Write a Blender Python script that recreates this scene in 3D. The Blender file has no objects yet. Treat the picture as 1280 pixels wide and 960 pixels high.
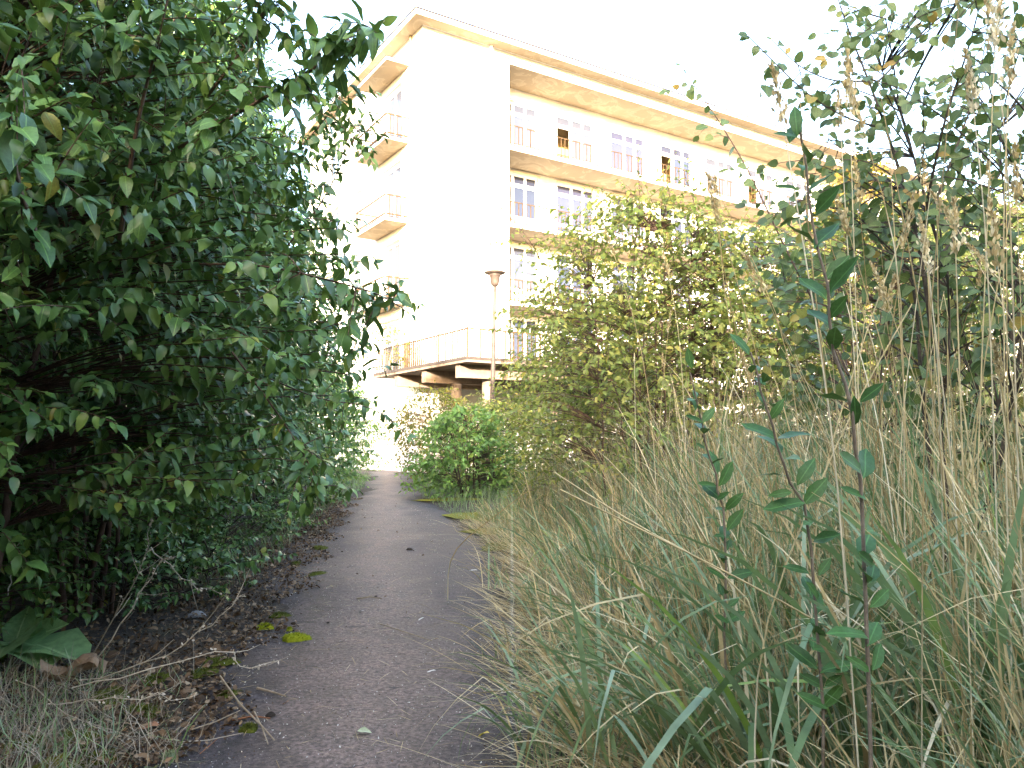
import bpy, math, random
import numpy as np
from mathutils import Matrix, Vector
random.seed(7); RNG = np.random.default_rng(7)
SC = bpy.context.scene; COL = SC.collection
PI = math.pi
# ------------------------------------------------------------------ camera, sky, sun, exposure
F = 961.0; PITCH = math.atan(70/F); H = 1.25
cam = bpy.data.objects.new('camera', bpy.data.cameras.new('camera')); COL.objects.link(cam)
cam.data.sensor_fit = 'HORIZONTAL'; cam.data.sensor_width = 36; cam.data.lens = 36*F/1280
cam.location = (0, 0, H); cam.rotation_euler = (PI/2 + PITCH, 0, 0)
cam.data.clip_start = 0.05; cam.data.clip_end = 2000
SC.camera = cam
SUN_EL = math.radians(10.0); SUN_AZ = (-0.079, -0.998)          # horizontal direction towards the sun
world = bpy.data.worlds.new('World'); SC.world = world; world.use_nodes = True
wt = world.node_tree; bg = wt.nodes['Background']
sky = wt.nodes.new('ShaderNodeTexSky'); sky.sky_type = 'NISHITA'; sky.sun_disc = False
sky.sun_elevation = SUN_EL; sky.sun_rotation = math.atan2(SUN_AZ[0], SUN_AZ[1])
sky.air_density = 0.9; sky.dust_density = 4.5; sky.ozone_density = 0.8
wt.links.new(sky.outputs[0], bg.inputs[0]); bg.inputs[1].default_value = 0.15
sun = bpy.data.objects.new('sun', bpy.data.lights.new('sun', 'SUN')); COL.objects.link(sun)
sun.data.energy = 2.0; sun.data.angle = math.radians(0.5); sun.data.color = (1.0, 0.9, 0.76)
_s = Vector((SUN_AZ[0]*math.cos(SUN_EL), SUN_AZ[1]*math.cos(SUN_EL), math.sin(SUN_EL)))
sun.rotation_euler = _s.to_track_quat('Z', 'Y').to_euler()
SC.cycles.use_denoising = True; SC.cycles.sample_clamp_indirect = 0.5; SC.cycles.max_bounces = 8
SC.view_settings.view_transform = 'Standard'; SC.view_settings.look = 'None'
SC.view_settings.exposure = 3.9; SC.view_settings.gamma = 1.0

# ------------------------------------------------------------------ pixel helpers (design-time measuring: pixel + real distance -> point)
def ray(px, py):
    xc = (px-640)/F; zc = (480-py)/F
    return np.array([xc, math.cos(PITCH)-zc*math.sin(PITCH), math.sin(PITCH)+zc*math.cos(PITCH)])
def at(px, py, Y):
    d = ray(px, py); return np.array([0, 0, H]) + d*Y/d[1]
def gnd(px, py, z=0.0):
    d = ray(px, py); return np.array([0, 0, H]) + d*(z-H)/d[2]
def project(P):
    P = np.asarray(P, float); x = P[..., 0]; y = P[..., 1]; z = P[..., 2]-H
    yc = y*math.cos(PITCH)+z*math.sin(PITCH); zc = -y*math.sin(PITCH)+z*math.cos(PITCH)
    yc = np.where(yc > 0.05, yc, 0.05)
    return 640+F*x/yc, 480-F*zc/yc, yc

# ------------------------------------------------------------------ materials
def new_mat(name):
    m = bpy.data.materials.new(name); m.use_nodes = True
    nt = m.node_tree; return m, nt, nt.nodes['Principled BSDF']
def N(nt, t, **kw):
    n = nt.nodes.new(t)
    for k, v in kw.items():
        if k in n.inputs: n.inputs[k].default_value = v
        else: setattr(n, k, v)
    return n
def ramp(nt, fac, stops, interp='LINEAR'):
    r = nt.nodes.new('ShaderNodeValToRGB'); cr = r.color_ramp; cr.interpolation = interp
    while len(cr.elements) < len(stops): cr.elements.new(0.5)
    for e, (p, c) in zip(cr.elements, stops): e.position = p; e.color = (*c, 1)
    nt.links.new(fac, r.inputs[0]); return r
def mixc(nt, fac, a, b, mode='MIX'):
    n = nt.nodes.new('ShaderNodeMix'); n.data_type = 'RGBA'; n.blend_type = mode
    for s, v in ((n.inputs[0], fac), (n.inputs[6], a), (n.inputs[7], b)):
        if hasattr(v, 'is_output'): nt.links.new(v, s)
        elif isinstance(v, tuple): s.default_value = (*v, 1) if len(v) == 3 else v
        else: s.default_value = v
    return n.outputs[2]
def bump(nt, bsdf, h, strength=0.3, dist=0.01):
    b = N(nt, 'ShaderNodeBump', Strength=strength, Distance=dist)
    nt.links.new(h, b.inputs['Height']); nt.links.new(b.outputs[0], bsdf.inputs['Normal'])
def noise(nt, scale, detail=4.0, rough=0.55, vec=None, dist=0.0):
    n = N(nt, 'ShaderNodeTexNoise', Scale=scale, Detail=detail, Roughness=rough, Distortion=dist)
    if vec is not None: nt.links.new(vec, n.inputs['Vector'])
    return n
def rough_mat(name, c1, c2, scale=4.0, rough=0.85, bstr=0.25, bscale=60.0, spec=0.3, bdist=0.01):
    m, nt, b = new_mat(name)
    tc = N(nt, 'ShaderNodeTexCoord'); n = noise(nt, scale, 6, 0.65, tc.outputs['Object'])
    r = ramp(nt, n.outputs[0], [(0.3, c1), (0.7, c2)])
    nt.links.new(r.outputs[0], b.inputs['Base Color']); b.inputs['Roughness'].default_value = rough
    b.inputs['Specular IOR Level'].default_value = spec
    n2 = noise(nt, bscale, 5, 0.6, tc.outputs['Object']); bump(nt, b, n2.outputs[0], bstr, bdist)
    return m
def island_random(nt):
    g = N(nt, 'ShaderNodeNewGeometry'); o = N(nt, 'ShaderNodeObjectInfo')
    a = N(nt, 'ShaderNodeMath', operation='ADD'); fr = N(nt, 'ShaderNodeMath', operation='FRACT')
    nt.links.new(g.outputs['Random Per Island'], a.inputs[0]); nt.links.new(o.outputs['Random'], a.inputs[1])
    nt.links.new(a.outputs[0], fr.inputs[0]); return fr.outputs[0]
def leaf_mat(name, stops, rough=0.42, transl=0.3, spec=0.5, tcol=(0.16, 0.24, 0.03)):
    m, nt, b = new_mat(name)
    r = ramp(nt, island_random(nt), stops)
    tc = N(nt, 'ShaderNodeTexCoord'); n = noise(nt, 14.0, 3, 0.6, tc.outputs['Object'])
    k = N(nt, 'ShaderNodeMapRange', **{'From Min': 0.3, 'From Max': 0.7, 'To Min': 0.75, 'To Max': 1.25})
    nt.links.new(n.outputs[0], k.inputs[0])
    hs = N(nt, 'ShaderNodeHueSaturation'); nt.links.new(r.outputs[0], hs.inputs['Color']); nt.links.new(k.outputs[0], hs.inputs['Value'])
    sx = N(nt, 'ShaderNodeSeparateXYZ'); nt.links.new(tc.outputs['Object'], sx.inputs[0])
    ax = N(nt, 'ShaderNodeMath', operation='ABSOLUTE'); nt.links.new(sx.outputs[0], ax.inputs[0])
    rib = ramp(nt, ax.outputs[0], [(0.0, (0.55, 0.55, 0.55)), (0.022, (0, 0, 0))])
    colr = mixc(nt, rib.outputs[0], hs.outputs[0], tuple(min(1, 2.6*c) for c in stops[len(stops)//2][1]))
    nt.links.new(colr, b.inputs['Base Color'])
    b.inputs['Roughness'].default_value = rough; b.inputs['Specular IOR Level'].default_value = spec
    t = N(nt, 'ShaderNodeBsdfTranslucent'); tm = mixc(nt, 0.55, hs.outputs[0], tcol)
    nt.links.new(tm, t.inputs[0])
    mx = N(nt, 'ShaderNodeMixShader'); mx.inputs[0].default_value = transl
    nt.links.new(b.outputs[0], mx.inputs[1]); nt.links.new(t.outputs[0], mx.inputs[2])
    nt.links.new(mx.outputs[0], nt.nodes['Material Output'].inputs[0])
    return m
M = {}
M['leaf_dark'] = leaf_mat('leaf_dark', [(0, (0.042, 0.1, 0.032)), (0.5, (0.078, 0.17, 0.045)), (0.88, (0.135, 0.24, 0.055)), (0.985, (0.14, 0.21, 0.04)), (1, (0.35, 0.3, 0.05))], 0.38, 0.16, 0.45)
M['leaf_deep'] = leaf_mat('leaf_deep', [(0, (0.025, 0.06, 0.03)), (0.6, (0.035, 0.085, 0.035)), (1, (0.055, 0.11, 0.04))], 0.45, 0.2, 0.4)
M['leaf_mid'] = leaf_mat('leaf_mid', [(0, (0.13, 0.2, 0.05)), (0.5, (0.22, 0.28, 0.07)), (0.85, (0.33, 0.35, 0.09)), (1, (0.46, 0.4, 0.1))], 0.45, 0.45, 0.4, (0.3, 0.32, 0.05))
M['leaf_round'] = leaf_mat('leaf_round', [(0, (0.065, 0.115, 0.05)), (0.6, (0.1, 0.16, 0.06)), (0.93, (0.15, 0.2, 0.06)), (0.96, (0.3, 0.25, 0.05)), (1, (0.34, 0.22, 0.06))], 0.45, 0.3, 0.45, (0.18, 0.24, 0.05))
M['leaf_fresh'] = leaf_mat('leaf_fresh', [(0, (0.1, 0.2, 0.05)), (0.6, (0.14, 0.27, 0.07)), (1, (0.22, 0.33, 0.08))], 0.45, 0.35, 0.4, (0.2, 0.34, 0.05))
M['leaf_yellow'] = leaf_mat('leaf_yellow', [(0, (0.1, 0.1, 0.02)), (0.5, (0.17, 0.14, 0.025)), (1, (0.26, 0.18, 0.03))], 0.5, 0.35, 0.3, (0.25, 0.2, 0.03))
M['leaf_sunny'] = leaf_mat('leaf_sunny', [(0, (0.09, 0.12, 0.02)), (0.6, (0.14, 0.15, 0.03)), (1, (0.22, 0.17, 0.035))], 0.5, 0.35, 0.2, (0.2, 0.19, 0.03))
M['leaf_gloss'] = leaf_mat('leaf_gloss', [(0, (0.03, 0.08, 0.025)), (1, (0.06, 0.14, 0.04))], 0.45, 0.15, 0.22)
M['leaf_far'] = leaf_mat('leaf_far', [(0, (0.03, 0.07, 0.025)), (1, (0.07, 0.11, 0.035))], 0.5, 0.2, 0.3)
M['grass_green'] = leaf_mat('grass_green', [(0, (0.12, 0.19, 0.075)), (0.4, (0.18, 0.28, 0.12)), (0.75, (0.24, 0.34, 0.21)), (0.9, (0.31, 0.41, 0.29)), (1, (0.25, 0.38, 0.06))], 0.45, 0.3, 0.4, (0.22, 0.32, 0.1))
M['grass_dry'] = leaf_mat('grass_dry', [(0, (0.32, 0.23, 0.1)), (0.5, (0.54, 0.43, 0.22)), (0.8, (0.68, 0.57, 0.33)), (1, (0.78, 0.7, 0.5))], 0.6, 0.25, 0.25, (0.5, 0.4, 0.2))
M['grass_grey'] = leaf_mat('grass_grey', [(0, (0.2, 0.18, 0.14)), (1, (0.42, 0.38, 0.31))], 0.7, 0.1, 0.2, (0.4, 0.35, 0.25))
M['dead_leaf'] = leaf_mat('dead_leaf', [(0, (0.05, 0.035, 0.025)), (0.45, (0.1, 0.065, 0.04)), (0.8, (0.2, 0.13, 0.075)), (1, (0.32, 0.25, 0.17))], 0.7, 0.08, 0.25, (0.2, 0.1, 0.03))
M['weed_dry'] = leaf_mat('weed_dry', [(0, (0.34, 0.3, 0.23)), (1, (0.62, 0.56, 0.47))], 0.7, 0.1, 0.2, (0.4, 0.35, 0.25))
M['burdock'] = leaf_mat('burdock', [(0, (0.22, 0.4, 0.18)), (1, (0.28, 0.46, 0.2))], 0.5, 0.3, 0.3, (0.2, 0.34, 0.08))
M['bark'] = rough_mat('bark', (0.035, 0.028, 0.022), (0.1, 0.08, 0.06), 18, 0.85, 0.6, 90)
M['bark_red'] = rough_mat('bark_red', (0.07, 0.04, 0.03), (0.16, 0.1, 0.075), 18, 0.7, 0.4, 90)
M['bark_light'] = rough_mat('bark_light', (0.13, 0.1, 0.07), (0.26, 0.21, 0.16), 20, 0.75, 0.4, 90)
M['stick'] = rough_mat('stick', (0.22, 0.17, 0.11), (0.4, 0.33, 0.24), 30, 0.8, 0.4, 120)
M['stick_red'] = rough_mat('stick_red', (0.16, 0.07, 0.035), (0.3, 0.14, 0.07), 30, 0.8, 0.4, 120)
M['moss_bright'] = rough_mat('moss_bright', (0.2, 0.26, 0.015), (0.4, 0.44, 0.03), 40, 0.95, 0.8, 260, 0.1)
M['moss_dark'] = rough_mat('moss_dark', (0.045, 0.06, 0.012), (0.13, 0.15, 0.025), 30, 0.95, 0.8, 220, 0.1)
M['lichen'] = rough_mat('lichen', (0.14, 0.18, 0.1), (0.3, 0.36, 0.2), 40, 0.95, 0.8, 220, 0.1)
M['stone'] = rough_mat('stone', (0.16, 0.16, 0.17), (0.3, 0.3, 0.31), 20, 0.85, 0.4, 80)
M['clod'] = rough_mat('clod', (0.02, 0.017, 0.015), (0.05, 0.042, 0.036), 30, 0.95, 0.8, 120, 0.1)
M['white_wall'] = rough_mat('white_wall', (0.72, 0.69, 0.63), (0.82, 0.8, 0.76), 1.5, 0.85, 0.15, 50)
M['cream_wall'] = rough_mat('cream_wall', (0.66, 0.55, 0.38), (0.76, 0.66, 0.5), 1.2, 0.85, 0.15, 50)
M['white_paint'] = rough_mat('white_paint', (0.74, 0.73, 0.71), (0.82, 0.81, 0.8), 6, 0.5, 0.05, 60)
M['rail_metal'] = rough_mat('rail_metal', (0.035, 0.018, 0.008), (0.075, 0.045, 0.018), 6, 0.6, 0.1, 60)
M['roof_metal'] = rough_mat('roof_metal', (0.016, 0.013, 0.014), (0.035, 0.028, 0.028), 4, 0.6, 0.1, 60)
M['concrete'] = rough_mat('concrete', (0.14, 0.1, 0.075), (0.24, 0.18, 0.14), 3, 0.9, 0.3, 60)
M['pipe'] = rough_mat('pipe', (0.16, 0.12, 0.06), (0.26, 0.2, 0.11), 6, 0.6, 0.1, 60)
M['lamp_paint'] = rough_mat('lamp_paint', (0.036, 0.026, 0.022), (0.075, 0.056, 0.048), 8, 0.6, 0.2, 80)
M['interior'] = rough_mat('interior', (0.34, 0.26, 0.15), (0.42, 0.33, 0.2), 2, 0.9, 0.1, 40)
M['paper'] = rough_mat('paper', (0.6, 0.6, 0.58), (0.75, 0.75, 0.73), 30, 0.7, 0.3, 90)
M['wall_grey'] = rough_mat('wall_grey', (0.36, 0.36, 0.37), (0.5, 0.5, 0.5), 3, 0.9, 0.3, 60)
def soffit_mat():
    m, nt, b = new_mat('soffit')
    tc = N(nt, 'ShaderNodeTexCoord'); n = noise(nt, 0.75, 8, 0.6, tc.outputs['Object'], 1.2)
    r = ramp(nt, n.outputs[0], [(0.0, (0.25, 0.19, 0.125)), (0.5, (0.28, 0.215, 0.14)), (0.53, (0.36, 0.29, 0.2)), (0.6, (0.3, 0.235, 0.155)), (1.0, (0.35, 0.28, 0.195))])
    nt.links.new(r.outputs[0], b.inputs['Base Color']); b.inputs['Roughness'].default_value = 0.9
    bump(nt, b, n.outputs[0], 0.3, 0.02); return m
M['soffit'] = soffit_mat()
def glass_mat():
    m, nt, b = new_mat('window_glass')
    o = N(nt, 'ShaderNodeObjectInfo')
    r = ramp(nt, o.outputs['Random'], [(0, (0.036, 0.043, 0.075)), (0.35, (0.055, 0.062, 0.09)), (0.6, (0.03, 0.035, 0.06)), (0.8, (0.12, 0.12, 0.128)), (0.9, (0.06, 0.048, 0.034)), (0.94, (0.045, 0.05, 0.09))], 'CONSTANT')
    nt.links.new(r.outputs[0], b.inputs['Base Color']); b.inputs['Roughness'].default_value = 0.06
    b.inputs['Specular IOR Level'].default_value = 0.6
    return m
M['glass'] = glass_mat()
def asphalt_mat():
    m, nt, b = new_mat('asphalt')
    tc = N(nt, 'ShaderNodeTexCoord'); o = tc.outputs['Object']
    big = noise(nt, 0.9, 6, 0.6, o, 0.6); mid = noise(nt, 5.0, 7, 0.7, o); fine = noise(nt, 42.0, 6, 0.75, o)
    base = ramp(nt, mid.outputs[0], [(0.36, (0.01, 0.009, 0.012)), (0.47, (0.03, 0.025, 0.032)), (0.62, (0.068, 0.058, 0.067))])
    # trodden middle: dusty wear plus a pale sheen painted in along the path's own axis (local x = 0)
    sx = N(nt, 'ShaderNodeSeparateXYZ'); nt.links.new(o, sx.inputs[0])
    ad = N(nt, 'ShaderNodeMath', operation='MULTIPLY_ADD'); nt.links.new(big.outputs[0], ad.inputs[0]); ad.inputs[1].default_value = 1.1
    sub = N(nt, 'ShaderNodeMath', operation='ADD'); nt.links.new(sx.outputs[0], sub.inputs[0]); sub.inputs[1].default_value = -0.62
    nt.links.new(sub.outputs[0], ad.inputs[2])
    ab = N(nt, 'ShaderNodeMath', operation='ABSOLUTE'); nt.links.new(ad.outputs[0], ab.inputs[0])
    wear_sheen = ramp(nt, ab.outputs[0], [(0.0, (1, 1, 1)), (0.22, (0.7, 0.7, 0.7)), (0.6, (0, 0, 0))])
    wf0 = N(nt, 'ShaderNodeMath', operation='MULTIPLY'); nt.links.new(wear_sheen.outputs[0], wf0.inputs[0]); wf0.inputs[1].default_value = 1.5
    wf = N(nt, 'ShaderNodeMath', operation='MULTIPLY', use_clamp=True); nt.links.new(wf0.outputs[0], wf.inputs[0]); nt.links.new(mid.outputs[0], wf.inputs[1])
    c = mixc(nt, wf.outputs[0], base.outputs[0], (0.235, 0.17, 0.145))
    fr = ramp(nt, fine.outputs[0], [(0.4, (0.3, 0.3, 0.3)), (0.5, (0.95, 0.95, 0.95)), (0.6, (1.7, 1.7, 1.7))])
    c = mixc(nt, 0.8, c, fr.outputs[0], 'MULTIPLY')
    v = N(nt, 'ShaderNodeTexVoronoi', Scale=42.0); nt.links.new(o, v.inputs['Vector'])
    sp = ramp(nt, v.outputs['Distance'], [(0.0, (1, 1, 1)), (0.16, (0, 0, 0))], 'CONSTANT')
    spm = N(nt, 'ShaderNodeMath', operation='MULTIPLY'); nt.links.new(sp.outputs[0], spm.inputs[0])
    pick = ramp(nt, noise(nt, 30.0, 2, 0.5, o).outputs[0], [(0.6, (0, 0, 0)), (0.66, (0.6, 0.6, 0.6))])
    nt.links.new(pick.outputs[0], spm.inputs[1])
    c = mixc(nt, spm.outputs[0], c, (0.32, 0.31, 0.31))
    mp = N(nt, 'ShaderNodeMapping'); mp.inputs['Scale'].default_value = (4.0, 9.0, 1.0); nt.links.new(o, mp.inputs[0])
    pit = ramp(nt, noise(nt, 1.6, 5, 0.7, mp.outputs[0], 0.8).outputs[0], [(0.6, (0, 0, 0)), (0.66, (0.85, 0.85, 0.85))])
    c = mixc(nt, pit.outputs[0], c, (0.012, 0.01, 0.012))
    nt.links.new(c, b.inputs['Base Color'])
    rr = ramp(nt, mid.outputs[0], [(0.3, (0.55, 0.55, 0.55)), (0.7, (0.8, 0.8, 0.8))]); nt.links.new(rr.outputs[0], b.inputs['Roughness'])
    hsum = N(nt, 'ShaderNodeMath', operation='MULTIPLY_ADD'); nt.links.new(mid.outputs[0], hsum.inputs[0]); hsum.inputs[1].default_value = 1.6
    nt.links.new(fine.outputs[0], hsum.inputs[2]); bump(nt, b, hsum.outputs[0], 0.9, 0.02)
    return m
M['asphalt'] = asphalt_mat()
def soil_mat():
    m, nt, b = new_mat('soil')
    tc = N(nt, 'ShaderNodeTexCoord'); o = tc.outputs['Object']
    a = noise(nt, 0.35, 4, 0.6, o); d = noise(nt, 22.0, 8, 0.75, o)
    s = ramp(nt, d.outputs[0], [(0.3, (0.02, 0.016, 0.014)), (0.5, (0.05, 0.04, 0.033)), (0.72, (0.13, 0.105, 0.08))])
    g = ramp(nt, d.outputs[0], [(0.3, (0.03, 0.035, 0.012)), (0.7, (0.1, 0.11, 0.035))])
    k = ramp(nt, a.outputs[0], [(0.5, (0, 0, 0)), (0.62, (1, 1, 1))])
    c = mixc(nt, k.outputs[0], s.outputs[0], g.outputs[0]); nt.links.new(c, b.inputs['Base Color'])
    b.inputs['Roughness'].default_value = 0.95; bump(nt, b, d.outputs[0], 0.9, 0.05); return m
M['soil'] = soil_mat()

# ------------------------------------------------------------------ object helpers
def thing(name, label, cat, loc=(0, 0, 0), rz=0.0, group=None):
    o = bpy.data.objects.new(name, None); COL.objects.link(o); o.empty_display_size = 0.1
    o.location = tuple(float(c) for c in loc); o.rotation_euler = (0, 0, rz)
    tag(o, label, cat, group); return o
def tag(o, label, cat, group=None, kind=None):
    if label: o['label'] = label
    if cat: o['category'] = cat
    if group: o['group'] = group
    if kind: o['kind'] = kind
    return o
def mesh_np(name, V, T, mat, smooth=True, fs=3):
    V = np.ascontiguousarray(V, dtype=np.float32); T = np.ascontiguousarray(T, dtype=np.int32)
    me = bpy.data.meshes.new(name); nf = len(T)
    me.vertices.add(len(V)); me.vertices.foreach_set('co', V.ravel())
    me.loops.add(nf*fs); me.loops.foreach_set('vertex_index', T.ravel())
    me.polygons.add(nf); me.polygons.foreach_set('loop_start', np.arange(0, nf*fs, fs, dtype=np.int32))
    try: me.polygons.foreach_set('loop_total', np.full(nf, fs, dtype=np.int32))
    except Exception: pass
    if smooth: me.polygons.foreach_set('use_smooth', np.ones(nf, dtype=bool))
    me.update(calc_edges=True)
    if mat is not None: me.materials.append(mat)
    return me
def link(name, me, parent=None, mtx=None, kind=None):
    o = bpy.data.objects.new(name, me); COL.objects.link(o)
    if parent is not None: o.parent = parent
    if mtx is not None: o.matrix_local = mtx
    if kind: o['kind'] = kind
    return o
class MB:
    """collects boxes and prisms, quads and n-gons; build() links them as one mesh object"""
    def __init__(s): s.v = []; s.f = []
    def add(s, V, Fs):
        k = len(s.v); s.v += [tuple(map(float, p)) for p in V]; s.f += [tuple(i+k for i in q) for q in Fs]
    def box(s, x0, x1, y0, y1, z0, z1):
        s.add([(x0,y0,z0),(x1,y0,z0),(x1,y1,z0),(x0,y1,z0),(x0,y0,z1),(x1,y0,z1),(x1,y1,z1),(x0,y1,z1)],
              [(0,3,2,1),(4,5,6,7),(0,1,5,4),(1,2,6,5),(2,3,7,6),(3,0,4,7)])
    def lathe(s, prof, n=16, c=(0, 0, 0)):
        V = []; Fs = []
        for r, z in prof:
            V += [(c[0]+r*math.cos(2*PI*i/n), c[1]+r*math.sin(2*PI*i/n), c[2]+z) for i in range(n)]
        for j in range(len(prof)-1):
            for i in range(n):
                a = j*n+i; b = j*n+(i+1) % n; Fs.append((a, b, b+n, a+n))
        Fs.append(tuple(range(n-1, -1, -1))); Fs.append(tuple(range((len(prof)-1)*n, len(prof)*n)))
        s.add(V, Fs)
    def tube(s, P, R, n=5):
        V, Q = tube_np(np.asarray(P, float), np.asarray(R, float), n); s.add(V, Q.tolist())
    def mesh(s, name, mat, smooth=False):
        me = bpy.data.meshes.new(name); me.from_pydata(s.v, [], s.f); me.update()
        if smooth: me.polygons.foreach_set('use_smooth', np.ones(len(me.polygons), dtype=bool))
        me.materials.append(mat); return me
    def build(s, name, mat, parent=None, smooth=False, kind=None):
        return link(name, s.mesh(name, mat, smooth), parent, None, kind)
def tube_np(P, R, n=5):
    """P (k,3) polyline -> verts (k*n,3), quads; the last ring closes by its small radius"""
    k = len(P); T = np.gradient(P, axis=0); T /= np.linalg.norm(T, axis=1, keepdims=True)+1e-9
    ref = np.array([0.31, 0.17, 0.93]); 
    if abs(T[0] @ ref) > 0.9: ref = np.array([1.0, 0.1, 0.0])
    A = np.cross(T, ref); A /= np.linalg.norm(A, axis=1, keepdims=True)+1e-9; B = np.cross(T, A)
    th = np.arange(n)*2*PI/n
    V = P[:, None, :] + R[:, None, None]*(np.cos(th)[None, :, None]*A[:, None, :] + np.sin(th)[None, :, None]*B[:, None, :])
    i = np.arange(k-1)[:, None]*n; j = np.arange(n)[None, :]; j2 = (j+1) % n
    Q = np.stack([i+j, i+j2, i+n+j2, i+n+j], -1).reshape(-1, 4)
    return V.reshape(-1, 3), Q
def tubes_mesh(name, lst, mat, n=4):
    Vs, Qs, k = [], [], 0
    for P, R in lst:
        V, Q = tube_np(np.asarray(P), np.asarray(R), n); Vs.append(V); Qs.append(Q+k); k += len(V)
    return mesh_np(name, np.concatenate(Vs), np.concatenate(Qs), mat, True, 4)

# ------------------------------------------------------------------ leaves
def leaf_template(width=0.5, fold=0.12, droop=0.15, peak=0.4, tip=1.6, curl=0.0, bend=0.0):
    """length 1 along +y, normal +z; V (11,3), T (14,3)"""
    ts = [0.18, 0.45, 0.75]; V = [(0, 0, 0)]
    for t in ts:
        w = width*0.5*math.sin(PI*t**(math.log(0.5)/math.log(peak)))**(1/tip)
        z = -droop*t*t
        V += [(-w, t, z+fold*w*2-curl*w), (0, t, z), (w, t, z+fold*w*2-curl*w)]
    V.append((0, 1, -droop*1.25))
    T = [(0,2,1),(0,3,2)]
    for r in range(2):
        a = 1+3*r; T += [(a,a+1,a+4),(a,a+4,a+3),(a+1,a+2,a+5),(a+1,a+5,a+4)]
    T += [(7,8,10),(8,9,10)]
    V = np.array(V, float); V[:, 0] += bend*V[:, 1]**2; V[:, 2] += 0.04*np.sin(7*V[:, 1]+5*V[:, 0])*(V[:, 1] > 0)
    return V, np.array(T, int)
TM = {'ovate': [leaf_template(0.52, 0.18, 0.22, 0.4, 1.3), leaf_template(0.56, 0.1, 0.34, 0.42, 1.3), leaf_template(0.48, 0.28, 0.12, 0.42, 1.3, 0, 0.12), leaf_template(0.6, 0.05, 0.42, 0.4, 1.4, 0, -0.14), leaf_template(0.42, 0.34, 0.3, 0.45, 1.2, 0, 0.08)],
      'round': [leaf_template(0.74, 0.1, 0.12, 0.42, 1.7), leaf_template(0.78, 0.2, 0.22, 0.45, 1.7), leaf_template(0.66, 0.3, 0.05, 0.42, 1.6, 0, 0.1), leaf_template(0.8, 0.05, 0.3, 0.42, 1.6, 0, -0.12)],
      'lance': [leaf_template(0.42, 0.15, 0.1, 0.5, 1.2), leaf_template(0.4, 0.08, 0.3, 0.5, 1.2)],
      'small': [leaf_template(0.6, 0.2, 0.15, 0.45, 1.4), leaf_template(0.55, 0.3, 0.25, 0.4, 1.4)]}
LEAF_ME = {}
def leaf_mesh(shape, k, mat):
    key = (shape, k, mat.name)
    if key not in LEAF_ME:
        V, T = TM[shape][k]; LEAF_ME[key] = mesh_np('leaf', V, T, mat)
    return LEAF_ME[key]
def frames(D, Nn):
    D = D/(np.linalg.norm(D, axis=1, keepdims=True)+1e-9)
    Nn = Nn-(Nn*D).sum(1, keepdims=True)*D; Nn /= np.linalg.norm(Nn, axis=1, keepdims=True)+1e-9
    X = np.cross(D, Nn); return np.stack([X, D, Nn], -1)            # columns x, y, z
def bulk(name, tmpl, Rm, pos, sc, mat, parent=None, kind='stuff'):
    """pos in the parent's frame"""
    V, T = tmpl; n = len(pos)
    W = np.einsum('nij,mj->nmi', Rm, V)*sc[:, None, None]+pos[:, None, :]
    TT = (T[None]+(np.arange(n)*len(V))[:, None, None]).reshape(-1, 3)
    return W.reshape(-1, 3), TT
PLANTS = []          # every plant's leaves wait here until we know which ones show
def register(root, base, shape, mat, pos, Rm, sc, per=300, minpx=9.0, pname='leaf'):
    if len(pos): PLANTS.append(dict(root=root, base=np.array(base, float), shape=shape, mat=mat, pos=pos, R=Rm, sc=sc, per=per, minpx=minpx, pname=pname))
def flush_plants():
    """leaves that show largest become parts of their own; the rest of a plant's leaves is one part"""
    cell = 7.0; W, Hh = int(1280/cell)+1, int(960/cell)+1
    best = np.full(W*Hh, 1e9)
    info = []
    for p in PLANTS:
        x, y, d = project(p['pos']); c = (x/cell).astype(int); r = (y/cell).astype(int)
        ok = (x > 0) & (x < 1279) & (y > 0) & (y < 959) & (d > 0.3)
        idx = np.where(ok, r*W+c, 0); info.append((ok, idx, d))
        np.minimum.at(best, idx[ok], d[ok])
    for p, (ok, idx, d) in zip(PLANTS, info):
        n = len(p['pos']); size = p['sc']*F/d
        cand = ok & (d <= best[idx]+0.05) & (size >= p['minpx'])
        order = np.argsort(-np.where(cand, size, -1))[:p['per']]; order = order[cand[order]]
        single = np.zeros(n, bool); single[order] = True
        nt_ = len(TM[p['shape']]); kk = RNG.integers(0, nt_, n)
        for i in order:
            m = np.eye(4); m[:3, :3] = p['R'][i]*p['sc'][i]; m[:3, 3] = p['pos'][i]-p['base']
            link(p['pname'], leaf_mesh(p['shape'], int(kk[i]), p['mat']), p['root'], Matrix(m.tolist()))
        rest = ~single
        if rest.any():
            Vs, Ts, k = [], [], 0
            for t in range(nt_):
                s = rest & (kk == t)
                if s.any():
                    V, T = bulk('', TM[p['shape']][t], p['R'][s], p['pos'][s]-p['base'], p['sc'][s], p['mat'])
                    Vs.append(V); Ts.append(T+k); k += len(V)
            link('foliage', mesh_np('foliage', np.concatenate(Vs), np.concatenate(Ts), p['mat']), p['root'], None, 'stuff')
def norm(v): v = np.asarray(v, float); return v/(np.linalg.norm(v)+1e-9)
def bez(a, b, c, n):
    t = np.linspace(0, 1, n)[:, None]; return (1-t)**2*a+2*t*(1-t)*b+t*t*c
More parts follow.
